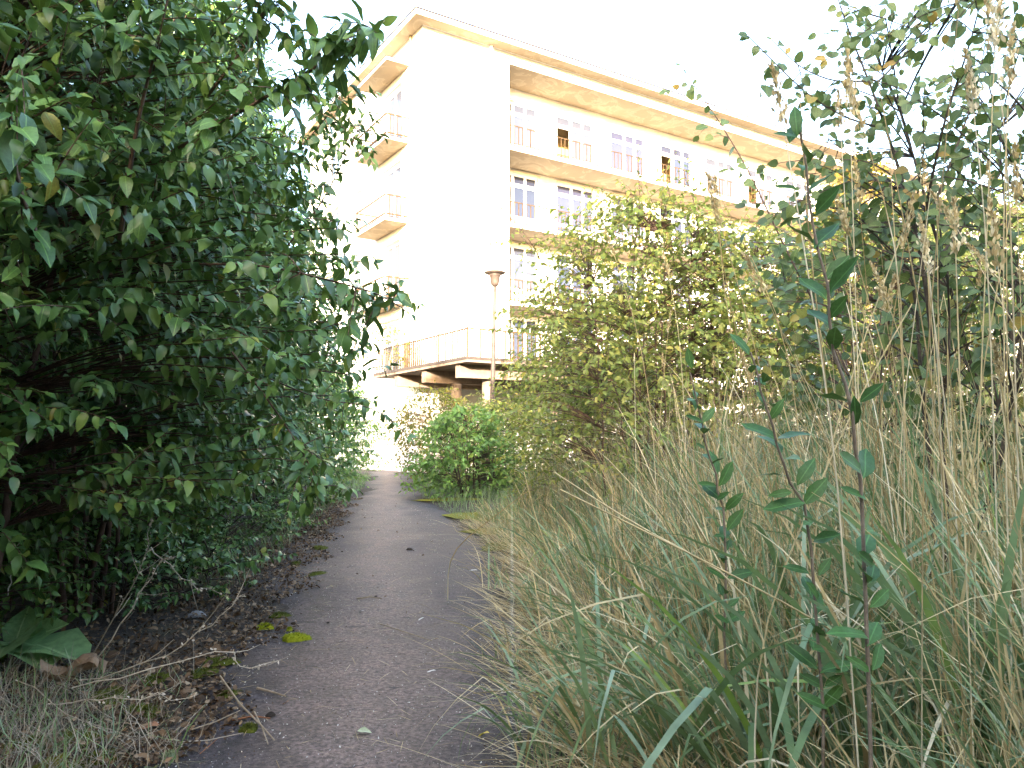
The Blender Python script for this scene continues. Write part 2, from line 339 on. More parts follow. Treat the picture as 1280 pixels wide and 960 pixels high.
def leaves_on(P, gap, size, rng, opp=True, droop=0.25, start=0.0, spread=0.85, jit=0.45, flat=0.6, jsize=0.35, up=None):
    """leaf frames along polyline P: opposite pairs (or alternate), tips outward"""
    seg = np.linalg.norm(np.diff(P, axis=0), axis=1); L = np.concatenate([[0], np.cumsum(seg)]); tot = L[-1]
    s = np.arange(start*tot+gap*rng.random(), tot, gap)
    if len(s) == 0: s = np.array([tot*0.9])
    pos = np.stack([np.interp(s, L, P[:, k]) for k in range(3)], 1)
    T = np.stack([np.interp(s, L, np.gradient(P[:, k], L+np.arange(len(L))*1e-6)) for k in range(3)], 1)
    T /= np.linalg.norm(T, axis=1, keepdims=True)+1e-9
    side = np.cross(T, [0, 0, 1.0]); side /= np.linalg.norm(side, axis=1, keepdims=True)+1e-9
    vert = np.cross(side, T); n = len(s)
    ang = rng.normal(0, 0.45 if flat > 0.5 else 1.2, n)+(np.arange(n) % 2)*(PI/2 if flat < 0.4 else 0)
    S = side*np.cos(ang)[:, None]+vert*np.sin(ang)[:, None]
    if opp:
        S = np.concatenate([S, -S]); pos = np.concatenate([pos, pos]); T = np.concatenate([T, T]); fr = np.concatenate([s, s])/tot
    else:
        S = S*np.where(np.arange(n) % 2, 1, -1)[:, None]; fr = s/tot
    # the tip leaf
    S = np.concatenate([S, T[n-1:n]]); pos = np.concatenate([pos, P[-1:]]); T = np.concatenate([T, T[n-1:n]]); fr = np.append(fr, 1)
    m = len(S); D = S*spread+T*0.55+np.array([0, 0, -droop])+rng.normal(0, jit*0.6, (m, 3))
    Nn = np.array([0, 0, 1.0])*1.0+S*0.15+rng.normal(0, jit, (m, 3))
    if up is not None: Nn = Nn+np.asarray(up)
    sc = size*(1-jsize+2*jsize*rng.random(m))*np.where(fr > 0.85, 0.75, 1.0)
    return pos, frames(D, Nn), sc
def interp_env(env, zf):
    z = [e[0] for e in env]; r = [e[1] for e in env]; return np.interp(zf, z, r)
def shrub(name, label, cat, base, height, env, n_tw, size, shape, leafm, barkm, seed, n_stems=6, tw_len=0.45, gap=0.05, opp=True,
          lean=(0, 0), group=None, droop=0.25, up=0.15, rmin=0.45, stem_r=0.022, minpx=9.0, per=300, flat=0.6, lobes=0.22, extra=(), zpow=0.8, bare=0.1, stem_spread=0.25, face=None, tdroop=0.35, look=None):
    rng = np.random.default_rng(seed); base = np.array(base, float)
    root = thing(name, label, cat, base, 0, group)
    ph = rng.random(4)*2*PI
    def R(th, zf): return interp_env(env, zf)*(1+lobes*np.sin(2*th+ph[0]+3*zf)+lobes*0.7*np.sin(5*th+ph[1]-5*zf))
    stems = []; pts = []
    for i in range(n_stems):
        th = 2*PI*(i+rng.random()*0.7)/n_stems; zf = 0.6+0.38*rng.random(); r = R(th, zf)*(0.25+0.5*rng.random())
        b0 = base+np.array([math.cos(th), math.sin(th), 0])*stem_spread*rng.random()
        c = base+np.array([r*math.cos(th)+lean[0]*zf, r*math.sin(th)+lean[1]*zf, height*zf])
        mid = b0*0.55+c*0.45; mid[2] = base[2]+height*zf*0.62
        P = bez(b0, mid, c, 11)+rng.normal(0, 0.012, (11, 3)); P[0] = b0-np.array([0, 0, 0.03])
        stems.append((P, np.linspace(stem_r*(0.7+0.6*rng.random()), stem_r*0.22, 11))); pts.append(P[2:])
    pts = np.concatenate(pts); twigs = []; LP, LR, LS = [], [], []
    for i in range(n_tw):
        zf = bare+(1-bare)*rng.random()**zpow; th = rng.random()*2*PI
        if face is not None and rng.random() < face[1]:
            th = face[0]+rng.normal(0, 0.9)
        rr = R(th, zf)*(rmin+(1-rmin)*math.sqrt(rng.random()))
        q = base+np.array([rr*math.cos(th)+lean[0]*zf, rr*math.sin(th)+lean[1]*zf, height*zf])
        d = pts-q; cost = np.linalg.norm(d, axis=1)+np.maximum(0, d[:, 2]+0.1)*1.5
        p = pts[int(np.argmin(cost))]
        out = norm([math.cos(th), math.sin(th), 0])
        td = norm(out*0.75+np.array([0, 0, up])+rng.normal(0, 0.35, 3)); Lt = tw_len*(0.6+0.8*rng.random())
        m1 = p*0.5+q*0.5+np.array([0, 0, 0.12*np.linalg.norm(q-p)])
        Pb = bez(p, m1, q, 5); e = q+td*Lt+np.array([0, 0, -tdroop*Lt*Lt]); Pt = bez(q, q+td*Lt*0.55, e, 5)
        P = np.concatenate([Pb, Pt[1:]]); twigs.append((P, np.linspace(0.0055, 0.0016, 9)))
        a, b, c = leaves_on(np.concatenate([Pb[3:], Pt[1:]]), gap, size, rng, opp, droop, 0.0, flat=flat, up=look)
        LP.append(a); LR.append(b); LS.append(c)
    for ex in extra:
        P = np.asarray(ex['P'], float); t = np.linspace(0, 1, len(P)); tt = np.linspace(0, 1, 14)
        # smooth curve through the points
        Pi = np.stack([np.interp(tt, t, P[:, k]) for k in range(3)], 1)
        for _ in range(2): Pi[1:-1] = 0.25*Pi[:-2]+0.5*Pi[1:-1]+0.25*Pi[2:]
        twigs.append((Pi, np.linspace(ex.get('r', 0.008), 0.002, 14)))
        a, b, c = leaves_on(Pi, ex.get('gap', gap), ex.get('size', size), rng, opp, droop, ex.get('start', 0.2), flat=flat, up=look)
        LP.append(a); LR.append(b); LS.append(c)
        for _ in range(ex.get('side', 0)):
            k = rng.integers(3, 13); td = norm(Pi[k]-Pi[k-1]+rng.normal(0, 0.7, 3)); Lt = ex.get('side_len', 0.25)*(0.6+0.7*rng.random())
            S = bez(Pi[k], Pi[k]+td*Lt*0.5, Pi[k]+td*Lt+np.array([0, 0, -0.05]), 6); twigs.append((S, np.linspace(0.003, 0.0014, 6)))
            a, b, c = leaves_on(S, ex.get('gap', gap), ex.get('size', size), rng, opp, droop, 0.1, flat=flat, up=look)
            LP.append(a); LR.append(b); LS.append(c)
    for P, r in stems:
        link('stem', tubes_mesh('stem', [(P-base, r)], barkm, 6), root)
    link('twigs', tubes_mesh('twigs', [(P-base, r) for P, r in twigs], barkm, 3), root, None, 'stuff')
    register(root, base, shape, leafm, np.concatenate(LP), np.concatenate(LR), np.concatenate(LS), per, minpx)
    return root

# ------------------------------------------------------------------ ground and path
PATH_ANG = math.atan(0.155)                                          # the path bears slightly left of straight ahead
def path_x(Y): return -0.2-0.155*Y
def bulge(Y): return 0.5*np.exp(-((Y-8.5)/3.2)**2)+0.3*np.clip((Y-9)/4, 0, 1)*np.clip((17-Y)/4, 0, 1)   # the path's right edge swings out here
def hnoise(x, y): return 0.5*math.sin(1.7*x+0.6*y)+0.3*math.sin(3.1*y-1.3*x+1)+0.2*math.sin(7.3*x+5.1*y)
def make_ground():
    xs = np.concatenate([[-400, -120, -50], np.arange(-24, 25, 0.6), [50, 120, 400]]); ys = np.concatenate([[-300, -100, -40], np.arange(-20, 60, 0.6), [90, 200, 600]])
    V = [];
    for y in ys:
        for x in xs:
            d = abs(x-path_x(y)); k = min(1, max(0, (d-1.5)/1.5))
            V.append((x, y, (-0.012 if d < 1.7 else 0)+k*0.05*(hnoise(x, y)+0.6) if abs(x) < 24.5 and -20 < y < 24 else -0.012))
    nx = len(xs); Q = [(j*nx+i, j*nx+i+1, (j+1)*nx+i+1, (j+1)*nx+i) for j in range(len(ys)-1) for i in range(nx-1)]
    o = link('ground', mesh_np('ground', np.array(V), np.array(Q), M['soil'], True, 4), None, None, 'structure')
make_ground()
def make_path():
    ys = np.arange(-8, 33.5, 0.12); V = []; Q = []
    n = 13
    for j, y in enumerate(ys):
        l = -0.86-0.18*math.sin(y*0.9)-0.1*math.sin(y*2.7+1)-0.05*math.sin(y*9.1)+0.4*min(1, max(0, (y-11)/9)); r = 0.82+0.07*math.sin(y*1.3+2)+0.05*math.sin(y*3.9)+0.03*math.sin(y*11)+float(bulge(y))
        for i in range(n):
            t = i/(n-1); x = l+(r-l)*t
            e = min(t, 1-t); z = 0.012+0.006*hnoise(x*2, y*1.4)-(0.03 if e < 0.01 else 0)+0.012*(1-(2*t-1)**2)
            V.append((x, y, z))
    for j in range(len(ys)-1):
        for i in range(n-1): a = j*n+i; Q.append((a, a+1, a+n+1, a+n))
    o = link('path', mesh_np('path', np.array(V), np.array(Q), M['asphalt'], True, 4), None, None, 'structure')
    o.location = (-0.2, 0, 0)
    # local frame turned so that local x = 0 is the path's axis
    o.rotation_euler = (0, 0, PATH_ANG)
make_path()

# ------------------------------------------------------------------ the building
K0 = at(528, 28, 28.9); K0[2] = 0; BANG = math.radians(32.4)
def make_building():
    b = thing('apartment_building', 'long cream white four storey block with open balcony galleries and jutting flat roof', 'building', K0, BANG)
    FL = [3.75, 6.95, 10.2, 13.45]; CEIL = 16.9; TOP = 17.38; LX = 48.0; P = 3.25; NB = 13
    w = MB()
    w.box(0.3, 4.0, 0, 14, -0.4, TOP)                                  # blank end block
    opens = [(1.9, 3.75, 0.05, 2.35), (6.2, 7.4, 0.9, 2.35), (9.2, 11.0, 0.9, 2.35)]
    edges = [0, 1.9, 3.75, 6.2, 7.4, 9.2, 11.0, 14.0]
    for i in range(0, 7, 2): w.box(0, 0.3, edges[i], edges[i+1], -0.4, TOP)
    for (a, c, z0, z1) in opens:
        zs = [-0.4]+[z for f in FL for z in (f+z0, f+z1)]+[TOP]
        for i in range(0, len(zs), 2): w.box(0, 0.3, a, c, zs[i], zs[i+1])
    w.box(4.0, LX, 0, 1.8, CEIL+0.003, TOP)                             # band over the top gallery
    w.box(4.0, LX, 1.8, 14, CEIL+0.003, TOP); w.box(4.0, LX, 5.0, 14, -0.4, CEIL+0.003)
    w.box(LX, LX+0.35, 0, 14, -0.4, TOP)
    w.box(4.0, LX, 1.8, 2.05, -0.4, FL[0]-0.2)
    for f, nx in zip(FL, FL[1:]+[CEIL+0.2]):
        t = nx-0.2
        w.box(4.0, 4.46, 1.8, 2.05, f, t)
        for k in range(NB):
            x0 = 4.46+P*k; x1 = x0+2.2
            w.box(x0, x1, 1.8, 2.05, f+2.85, t)
            w.box(x1, min(x1+1.05, LX), 1.8, 2.05, f, t)
    w.build('wall', M['white_wall'], b)
    # interiors seen through the open doors
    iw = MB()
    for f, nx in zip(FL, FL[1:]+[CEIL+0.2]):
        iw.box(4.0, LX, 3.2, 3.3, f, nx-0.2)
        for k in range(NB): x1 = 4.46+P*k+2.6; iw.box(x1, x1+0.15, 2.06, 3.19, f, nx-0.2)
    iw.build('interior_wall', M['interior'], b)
    for f in FL+[CEIL+0.2]:
        top = f > 17
        s = MB(); s.box(4.0-(0.3 if top else 0), LX, -0.06, (0 if top else 5.0), f-0.2, f); sl = s.build('gallery_slab', M['white_wall'], b)
        d = MB(); d.box(4.0-(0.32 if top else -0.004), LX, -0.085, -0.061, f-0.03, f+0.012); d.build('drip_edge', M['roof_metal'], sl)
        u = MB(); u.box(4.004, LX, -0.02, 1.797, f-0.2-0.012, f-0.2-0.004); u.build('soffit', M['soffit'], sl)
        if not top:
            r = MB(); r.box(4.0, LX, 0.02, 0.05, f+0.86, f+0.9); r.box(4.0, LX, 0.02, 0.05, f+0.1, f+0.13)
            x = 4.08
            while x < LX: r.box(x, x+0.03, 0.022, 0.048, f, f+0.86); x += 0.2
            r.build('railing', M['rail_metal'], b)
    # windows: frame > pane; two kinds share their meshes
    fr = MB(); W_, Y0, Y1 = 2.2, 1.86, 1.94
    def frame(ops, panel):
        m = MB(); g = MB()
        xs = [0, 0.08, 0.82, 0.96, 1.5, 1.62, 2.12, 2.2]
        for i in range(0, 8, 2): m.box(xs[i], xs[i+1], Y0, Y1, 0, 2.85)
        for i, (a, c) in enumerate(((0.08, 0.82), (0.96, 1.5), (1.62, 2.12))):
            m.box(a, c, Y0, Y1, 2.75, 2.85); m.box(a, c, Y0, Y1, 2.25, 2.42)
            lo = 0.1 if i == 0 else 0.95
            if not (i == 0 and ops):
                m.box(a, c, Y0+0.004, Y1, 0, lo)
                if i == 0: m.box(a, c, Y0+0.01, Y1, 0.85, 0.98)
                g.box(a, c, Y0+0.035, Y0+0.045, lo, 2.25)
            g.box(a, c, Y0+0.035, Y0+0.045, 2.42, 2.75)
        return m.mesh('window', M['white_paint']), g.mesh('pane', M['glass'])
    kinds = [frame(False, 0), frame(True, 0)]
    led = MB(); led.box(0.0, 2.3, 1.72, 1.8, 2.86, 2.93); led = led.mesh('lintel', M['cream_wall'])
    for fi, f in enumerate(FL):
        for k in range(NB):
            op = k % 2 == 1 and (fi == 3 or k % 3 == 0)
            wm, pm = kinds[1 if op else 0]; T = Matrix.Translation((4.46+P*k, 0, f+0.002))
            wo = link('window', wm, b, T); link('pane', pm, wo); link('lintel', led, b, T)
    # balconies, canopy and windows of the short side
    for z in (6.7, 9.95, 13.2, 16.4):
        s = MB(); s.box(-1.0, 0, 1.15, 4.35, z-0.14, z); so = s.build('balcony_slab', M['white_wall'], b)
        d = MB(); d.box(-1.02, -1.001, 1.13, 4.37, z-0.025, z+0.01); d.box(-1.0, 0, 1.13, 1.149, z-0.025, z+0.01); d.build('drip_edge', M['roof_metal'], so)
        u = MB(); u.box(-0.97, -0.004, 1.17, 4.33, z-0.152, z-0.144); u.build('soffit', M['soffit'], so)
        if z < 16:
            r = MB()
            for zz in (0.1, 0.86): r.box(-0.98, -0.93, 1.17, 4.33, z+zz, z+zz+0.045); r.box(-0.93, 0, 1.17, 1.22, z+zz, z+zz+0.045); r.box(-0.93, 0, 4.28, 4.33, z+zz, z+zz+0.045)
            y = 1.2
            while y < 4.3: r.box(-0.967, -0.943, y, y+0.03, z, z+0.1+0.76); y += 0.16
            for x in np.arange(-0.8, -0.05, 0.16): r.box(x, x+0.03, 1.183, 1.207, z, z+0.86)
            r.build('railing', M['rail_metal'], b)
    for f in FL:
        for (a, c, z0, z1) in opens:
            m = MB(); g = MB()
            m.box(0.12, 0.2, a, a+0.08, f+z0, f+z1); m.box(0.12, 0.2, c-0.08, c, f+z0, f+z1); mid = (a+c)/2
            m.box(0.12, 0.2, mid-0.05, mid+0.05, f+z0, f+z1)
            for q in ((a+0.08, mid-0.05), (mid+0.05, c-0.08)):
                m.box(0.12, 0.2, q[0], q[1], f+z0, f+z0+0.08); m.box(0.12, 0.2, q[0], q[1], f+z1-0.08, f+z1)
                g.box(0.15, 0.16, q[0], q[1], f+z0+0.08, f+z1-0.08)
            wo = m.build('window', M['white_paint'], b); g.build('pane', M['glass'], wo)
            l = MB(); l.box(-0.06, 0.0, a-0.1, c+0.1, f+z1+0.02, f+z1+0.1); l.build('lintel', M['cream_wall'], b)
    # roof
    r = MB(); r.box(-0.6, LX+0.9, -0.68, 14.6, TOP+0.002, TOP+0.2); ro = r.build('roof', M['white_wall'], b)
    d = MB(); d.box(-0.63, LX+0.93, -0.71, 14.63, TOP+0.2, TOP+0.25); d.build('roof_edge', M['roof_metal'], ro)
    u = MB(); u.box(-0.57, -0.004, -0.65, 14.5, TOP-0.01, TOP-0.002); u.box(-0.004, LX+0.8, -0.65, -0.09, TOP-0.01, TOP-0.002); u.build('soffit', M['soffit'], ro)
    p = MB(); p.tube([(3.05, -0.14, TOP-0.012), (3.05, -0.14, 16.75), (3.05, -0.05, 16.55)], [0.07, 0.07, 0.06], 8); p.build('downpipe', M['white_paint'], b, True)
    p = MB(); p.tube([(-0.09, 0.9, TOP-0.012), (-0.09, 0.9, 3.8)], [0.05, 0.05], 8); p.build('downpipe', M['pipe'], b, True)
    for (x, z) in ((1.6, 15.9), (0.55, 17.0)):
        p = MB(); p.box(x, x+0.05, -0.04, 0, z, z+0.09); p.build('bracket', M['roof_metal'], b)
    return b
make_building()
def make_terrace():
    t = thing('raised_terrace', 'raised concrete terrace with thin bar railing on round columns at the building corner', 'terrace', K0, BANG)
    Z0, Z1 = 3.6, 3.75; X1 = 9.0
    m = MB(); m.box(-1.35, X1, -6.1, -0.09, Z0, Z1); m.box(-1.35, -0.004, -0.09, 1.2, Z0, Z1); m.build('deck', M['concrete'], t)
    m = MB(); m.box(-1.37, -1.352, -6.12, 1.2, Z0+0.08, Z1+0.02); m.box(-1.352, X1, -6.12, -6.102, Z0+0.08, Z1+0.02); m.build('deck_edge', M['lamp_paint'], t)
    for y in (-5.26, -2.85, -0.6):
        m = MB(); m.box(-1.2, X1-0.3, y-0.14, y+0.14, Z0-0.42, Z0-0.003); m.build('beam', M['concrete'], t)
    for y in (-5.0, -2.85):
        for x in (0.05, 4.2, 8.2):
            m = MB(); m.lathe([(0.19, -0.3), (0.19, Z0-0.423)], 16, (x, y, 0)); m.build('column', M['concrete'], t, True)
    bar = MB(); bar.box(-0.017, 0.017, -0.017, 0.017, 0, 0.86); bar = bar.mesh('baluster', M['rail_metal'])
    thick = MB(); thick.box(-0.022, 0.022, -0.022, 0.022, -0.1, 0.93); thick = thick.mesh('railing_post', M['rail_metal'])
    y = -6.05; i = 0
    while y < 1.2:
        link('railing_post' if i % 12 == 0 else 'baluster', thick if i % 12 == 0 else bar, t, Matrix.Translation((-1.3, y, Z1))); y += 0.158; i += 1
    x = -1.14; i = 1
    while x < X1:
        if i % 9 or True: link('baluster', bar, t, Matrix.Translation((x, -6.05, Z1)))
        x += 0.17 if x > 0.2 else 0.3; i += 1
    m = MB(); m.box(-1.325, -1.275, -6.075, 1.2, Z1+0.86, Z1+0.9); m.box(-1.275, X1, -6.075, -6.025, Z1+0.86, Z1+0.9); m.build('handrail', M['rail_metal'], t)
    m = MB(); m.box(-0.3, -0.18, -5.98, -5.86, Z1, Z1+1.55); m.build('pillar', M['white_wall'], t)
    m = MB(); m.box(-0.35, -0.2, 0.55, 0.7, Z1, Z1+1.6); m.build('pillar', M['concrete'], t)
make_terrace()
def make_lamp():
    p = at(617, 500, 21.0); x, y = p[0], p[1]
    t = thing('street_lamp', 'pinkish grey lamp post with a flat dish shade in front of the white end wall', 'street lamp', (x, y, 0))
    ztop = at(619, 340, 21.0)[2]
    m = MB(); m.tube([(-0.06, 0, -0.1), (-0.03, 0, 2.5), (0.03, 0, ztop-0.4)], [0.075, 0.07, 0.045], 10); m.build('pole', M['lamp_paint'], t, True)
    m = MB(); m.lathe([(0.05, -0.42), (0.11, -0.36), (0.12, -0.3), (0.15, -0.12), (0.2, -0.07)], 20, (0.03, 0, ztop)); m.build('lamp_body', M['lamp_paint'], t, True)
    m = MB(); m.lathe([(0.2, -0.075), (0.3, -0.03), (0.3, -0.01), (0.18, 0.03), (0.02, 0.05)], 24, (0.03, 0, ztop)); m.build('lamp_shade', M['lamp_paint'], t, True)
make_lamp()

# ------------------------------------------------------------------ unseen tall trees added behind the viewpoint to shade the foreground
def shade_trees():
    rng = np.random.default_rng(5); n = 5200; Hh = 7.0
    zf = 0.06+0.94*rng.random(n)**0.85; th = rng.random(n)*2*PI
    R = 2.5*np.interp(zf, [0, 0.2, 0.5, 0.8, 1], [0.75, 1, 1, 0.75, 0.15])*(1+0.2*np.sin(3*th+6*zf))*np.sqrt(rng.random(n))
    pos = np.stack([R*np.cos(th), R*np.sin(th), Hh*zf], 1)
    D = rng.normal(0, 1, (n, 3)); Nn = rng.normal(0, 1, (n, 3)); sc = 0.3*(0.7+0.6*rng.random(n))
    V, T = bulk('', TM['small'][0], frames(D, Nn), pos, sc, None)
    crown = mesh_np('crown', V, T, M['leaf_far'])
    tr = [(np.array([(0, 0, -0.2), (0.1, 0.05, 2.5), (0.05, 0, 5.8)]), np.array([0.14, 0.1, 0.03]))]
    for i in range(7):
        a = i*0.9; tr.append((np.array([(0.07, 0.03, 1.2+0.5*i), (0.8*math.cos(a), 0.8*math.sin(a), 2.1+0.55*i), (1.6*math.cos(a), 1.6*math.sin(a), 2.7+0.5*i)]), np.array([0.06, 0.04, 0.015])))
    trunk = tubes_mesh('trunk', tr, M['bark'], 6)
    k = 0
    for row, (y0, dx, off) in enumerate(((-7.5, 3.0, 0.0), (-10.5, 3.2, 1.5))):
        for i in range(-6, 7):
            x = i*dx+off+rng.normal(0, 0.3); y = y0+rng.normal(0, 0.5); s = 1.0+0.16*rng.random()
            t = thing('tree', 'unseen dense leafy tree added behind the viewpoint to shade the path', 'tree', (x, y, 0), rng.random()*6, 'unseen shade trees added behind the viewpoint')
            t.scale = (1, 1, s); link('trunk', trunk, t); link('crown', crown, t)
shade_trees()

# ------------------------------------------------------------------ left hand shrubs
VASE = [(0, 0.15), (0.12, 0.4), (0.3, 0.82), (0.5, 1.0), (0.75, 0.9), (0.92, 0.55), (1, 0.2)]
ROUND = [(0, 0.7), (0.15, 0.9), (0.4, 1.0), (0.65, 0.9), (0.85, 0.6), (1, 0.15)]
def env(prof, r): return [(z, v*r) for z, v in prof]
LOOK = (0.35, -0.4, 0.25)
def left_side():
    B = []
    ex = [dict(P=[at(215, 190, 2.9), at(300, 140, 2.7), at(395, 85, 2.5), at(440, 52, 2.4), at(478, 30, 2.35)], r=0.009, size=0.07, gap=0.045, start=0.2, side=20, side_len=0.15),
          dict(P=[at(150, 300, 3.0), at(170, 160, 2.8), at(195, 60, 2.7), at(225, -60, 2.6)], r=0.012, size=0.075, gap=0.06, start=0.1, side=10, side_len=0.25),
          dict(P=[at(250, 330, 3.0), at(330, 330, 2.75), at(420, 352, 2.6), at(478, 368, 2.5), at(512, 392, 2.45)], r=0.006, size=0.065, gap=0.045, start=0.3, side=6, side_len=0.16),
          dict(P=[at(60, 330, 2.5), at(20, 230, 2.2), at(10, 120, 2.0), at(40, 40, 1.9)], r=0.01, size=0.08, gap=0.05, start=0.1, side=10, side_len=0.22),
          dict(P=[at(330, 470, 4.2), at(400, 500, 4.0), at(450, 505, 3.9), at(478, 517, 3.8)], r=0.005, size=0.06, gap=0.05, start=0.3, side=4, side_len=0.16),
          dict(P=[at(290, 440, 3.4), at(350, 520, 3.4), at(390, 585, 3.4), at(400, 615, 3.4)], r=0.006, size=0.062, gap=0.045, start=0.2, side=8, side_len=0.2),
          dict(P=[at(340, 330, 4.2), at(400, 260, 4.2), at(440, 180, 4.2), at(452, 150, 4.2)], r=0.006, size=0.06, gap=0.05, start=0.2, side=14, side_len=0.25),
          dict(P=[at(260, 120, 3.2), at(320, 40, 3.1), at(350, -50, 3.0)], r=0.008, size=0.07, gap=0.045, start=0.1, side=20, side_len=0.28),
          dict(P=[at(300, 260, 4.6), at(370, 190, 4.6), at(415, 140, 4.6), at(425, 100, 4.6)], r=0.007, size=0.068, gap=0.05, start=0.1, side=18, side_len=0.3)]
    shrub('dogwood_shrub', 'nearest large dark leaved shrub, one long branch reaching across to the roof corner', 'shrub', (-2.85, 3.9, 0), 4.2, env(VASE, 1.68), 1250, 0.074, 'ovate',
          M['leaf_dark'], M['bark_red'], 11, 8, 0.3, 0.052, flat=0.3, extra=ex, group='dark shrubs along the left edge of the path', bare=0.2, face=(-1.0, 0.45), stem_r=0.03, look=LOOK)
    rows = [((-3.3, 2.55, 0), 3.6, 1.15, 640, 0.078, 21, 'dark shrub cut by the left picture edge, its leaves large and drooping'),
            ((-3.1, 5.6, 0), 4.2, 1.6, 1050, 0.075, 22, 'dark leafy shrub just behind the nearest one, above the brown leaf litter'),
            ((-3.45, 7.4, 0), 4.0, 1.6, 950, 0.074, 23, 'dark leafy shrub midway along the left hedge, leaning over the mossy path edge'),
            ((-3.95, 9.6, 0), 3.8, 1.8, 850, 0.075, 24, 'dark green shrub beyond the middle of the left hedge')]
    for (b, h, r, n, s, seed, lab) in rows:
        shrub('dogwood_shrub', lab, 'shrub', b, h, env(VASE, r), n, s, 'ovate', M['leaf_dark'], M['bark_red'], seed, 7, 0.3, 0.055, flat=0.3,
              group='dark shrubs along the left edge of the path', bare=0.17, face=(-0.9, 0.4), look=LOOK)
    shrub('tall_dogwood', 'tall dark shrub rising above the hedge before the short side of the building', 'shrub', (-3.75, 8.8, 0), 6.4, env(ROUND, 1.45), 900, 0.08, 'ovate', M['leaf_dark'], M['bark_red'], 35, 7, 0.4, 0.06, bare=0.3, look=LOOK, flat=0.3)
    for (x, y, h, r, seed, lab) in ((-4.0, 12.2, 3.3, 1.35, 31, 'green shrub narrowing the path on the left, before the sunlit wall'), (-4.75, 15.5, 3.0, 1.4, 32, 'lighter green shrub at the far left of the path'),
                           (-5.1, 19.5, 3.2, 1.6, 33, 'pale feathery green shrub left of the path end'), (-6.1, 24.5, 3.4, 1.7, 34, 'farthest yellowish green shrub on the left by the wall')):
        shrub('path_shrub', lab, 'shrub', (x, y, 0), h, env(ROUND, r), 420, 0.1 if y > 14 else 0.085, 'lance' if y > 14 else 'ovate', M['leaf_fresh'] if y > 14 else M['leaf_dark'], M['bark'], seed, 6, 0.4, 0.07,
              group='lighter shrubs at the far left of the path', bare=0.03, flat=0.3, look=LOOK)
    # low plants under the hedge
    for k, (x, y, h, r) in enumerate(((-2.85, 5.7, 0.55, 0.5), (-2.6, 6.3, 0.5, 0.55), (-3.0, 8.4, 0.6, 0.55), (-3.9, 4.9, 0.8, 0.6), (-3.2, 10.6, 0.5, 0.5))):
        shrub('low_shrub', ['low dark sprawling shrub at the edge of the leaf litter, behind the dry weed stalks', 'low sprig of dark leaves beside the grass tuft under the hedge', 'small dark bush under the middle of the hedge',
              'low pale green sprig at the left picture edge under the hedge', 'low green growth at the narrowing of the path on the left'][k], 'shrub', (x, y, 0), h, env(ROUND, r), 60, 0.06, 'ovate', M['leaf_dark'], M['bark'], 40+k, 4, 0.2, 0.045,
              group='low growth under the left hedge', bare=0.05, stem_r=0.006, look=LOOK)
    for k, (x, y) in enumerate(((-3.75, 4.9), (-3.8, 5.9), (-3.85, 6.9), (-4.0, 8.0), (-4.2, 9.3), (-3.5, 4.2))):
        shrub('low_shrub', 'low dark leafy shrub in the shade under the left hedge', 'shrub', (x, y, 0), 1.15, env(ROUND, 0.8), 260, 0.066, 'ovate', M['leaf_dark'], M['bark_red'], 400+k, 5, 0.22, 0.055,
              group='low dark shrubs filling the foot of the hedge', bare=0.03, stem_r=0.008, look=LOOK, flat=0.3)
    # darker, taller trees closing the background on the left
    for k, (x, y, h, r) in enumerate(((-5.2, 4.2, 6.5, 1.9), (-5.6, 7.2, 6.2, 2.0), (-6.1, 10.5, 5.6, 2.0), (-6.9, 14.5, 5.0, 2.0), (-4.6, 1.6, 6.0, 1.7))):
        shrub('hedge_tree', ['tall dark tree behind the nearest shrub, sky specks at its top', 'tall dark tree behind the second shrub of the left hedge', 'tall dark tree behind the middle of the left hedge',
              'dark tree behind the far part of the left hedge', 'dark tree beyond the left picture edge'][k], 'tree', (x, y, 0), h, env(ROUND, r), 520, 0.14, 'ovate', M['leaf_deep'], M['bark'], 50+k, 6, 0.6, 0.075,
              group='tall dark trees behind the left hedge', bare=0.02, rmin=0.2, stem_r=0.05)
left_side()

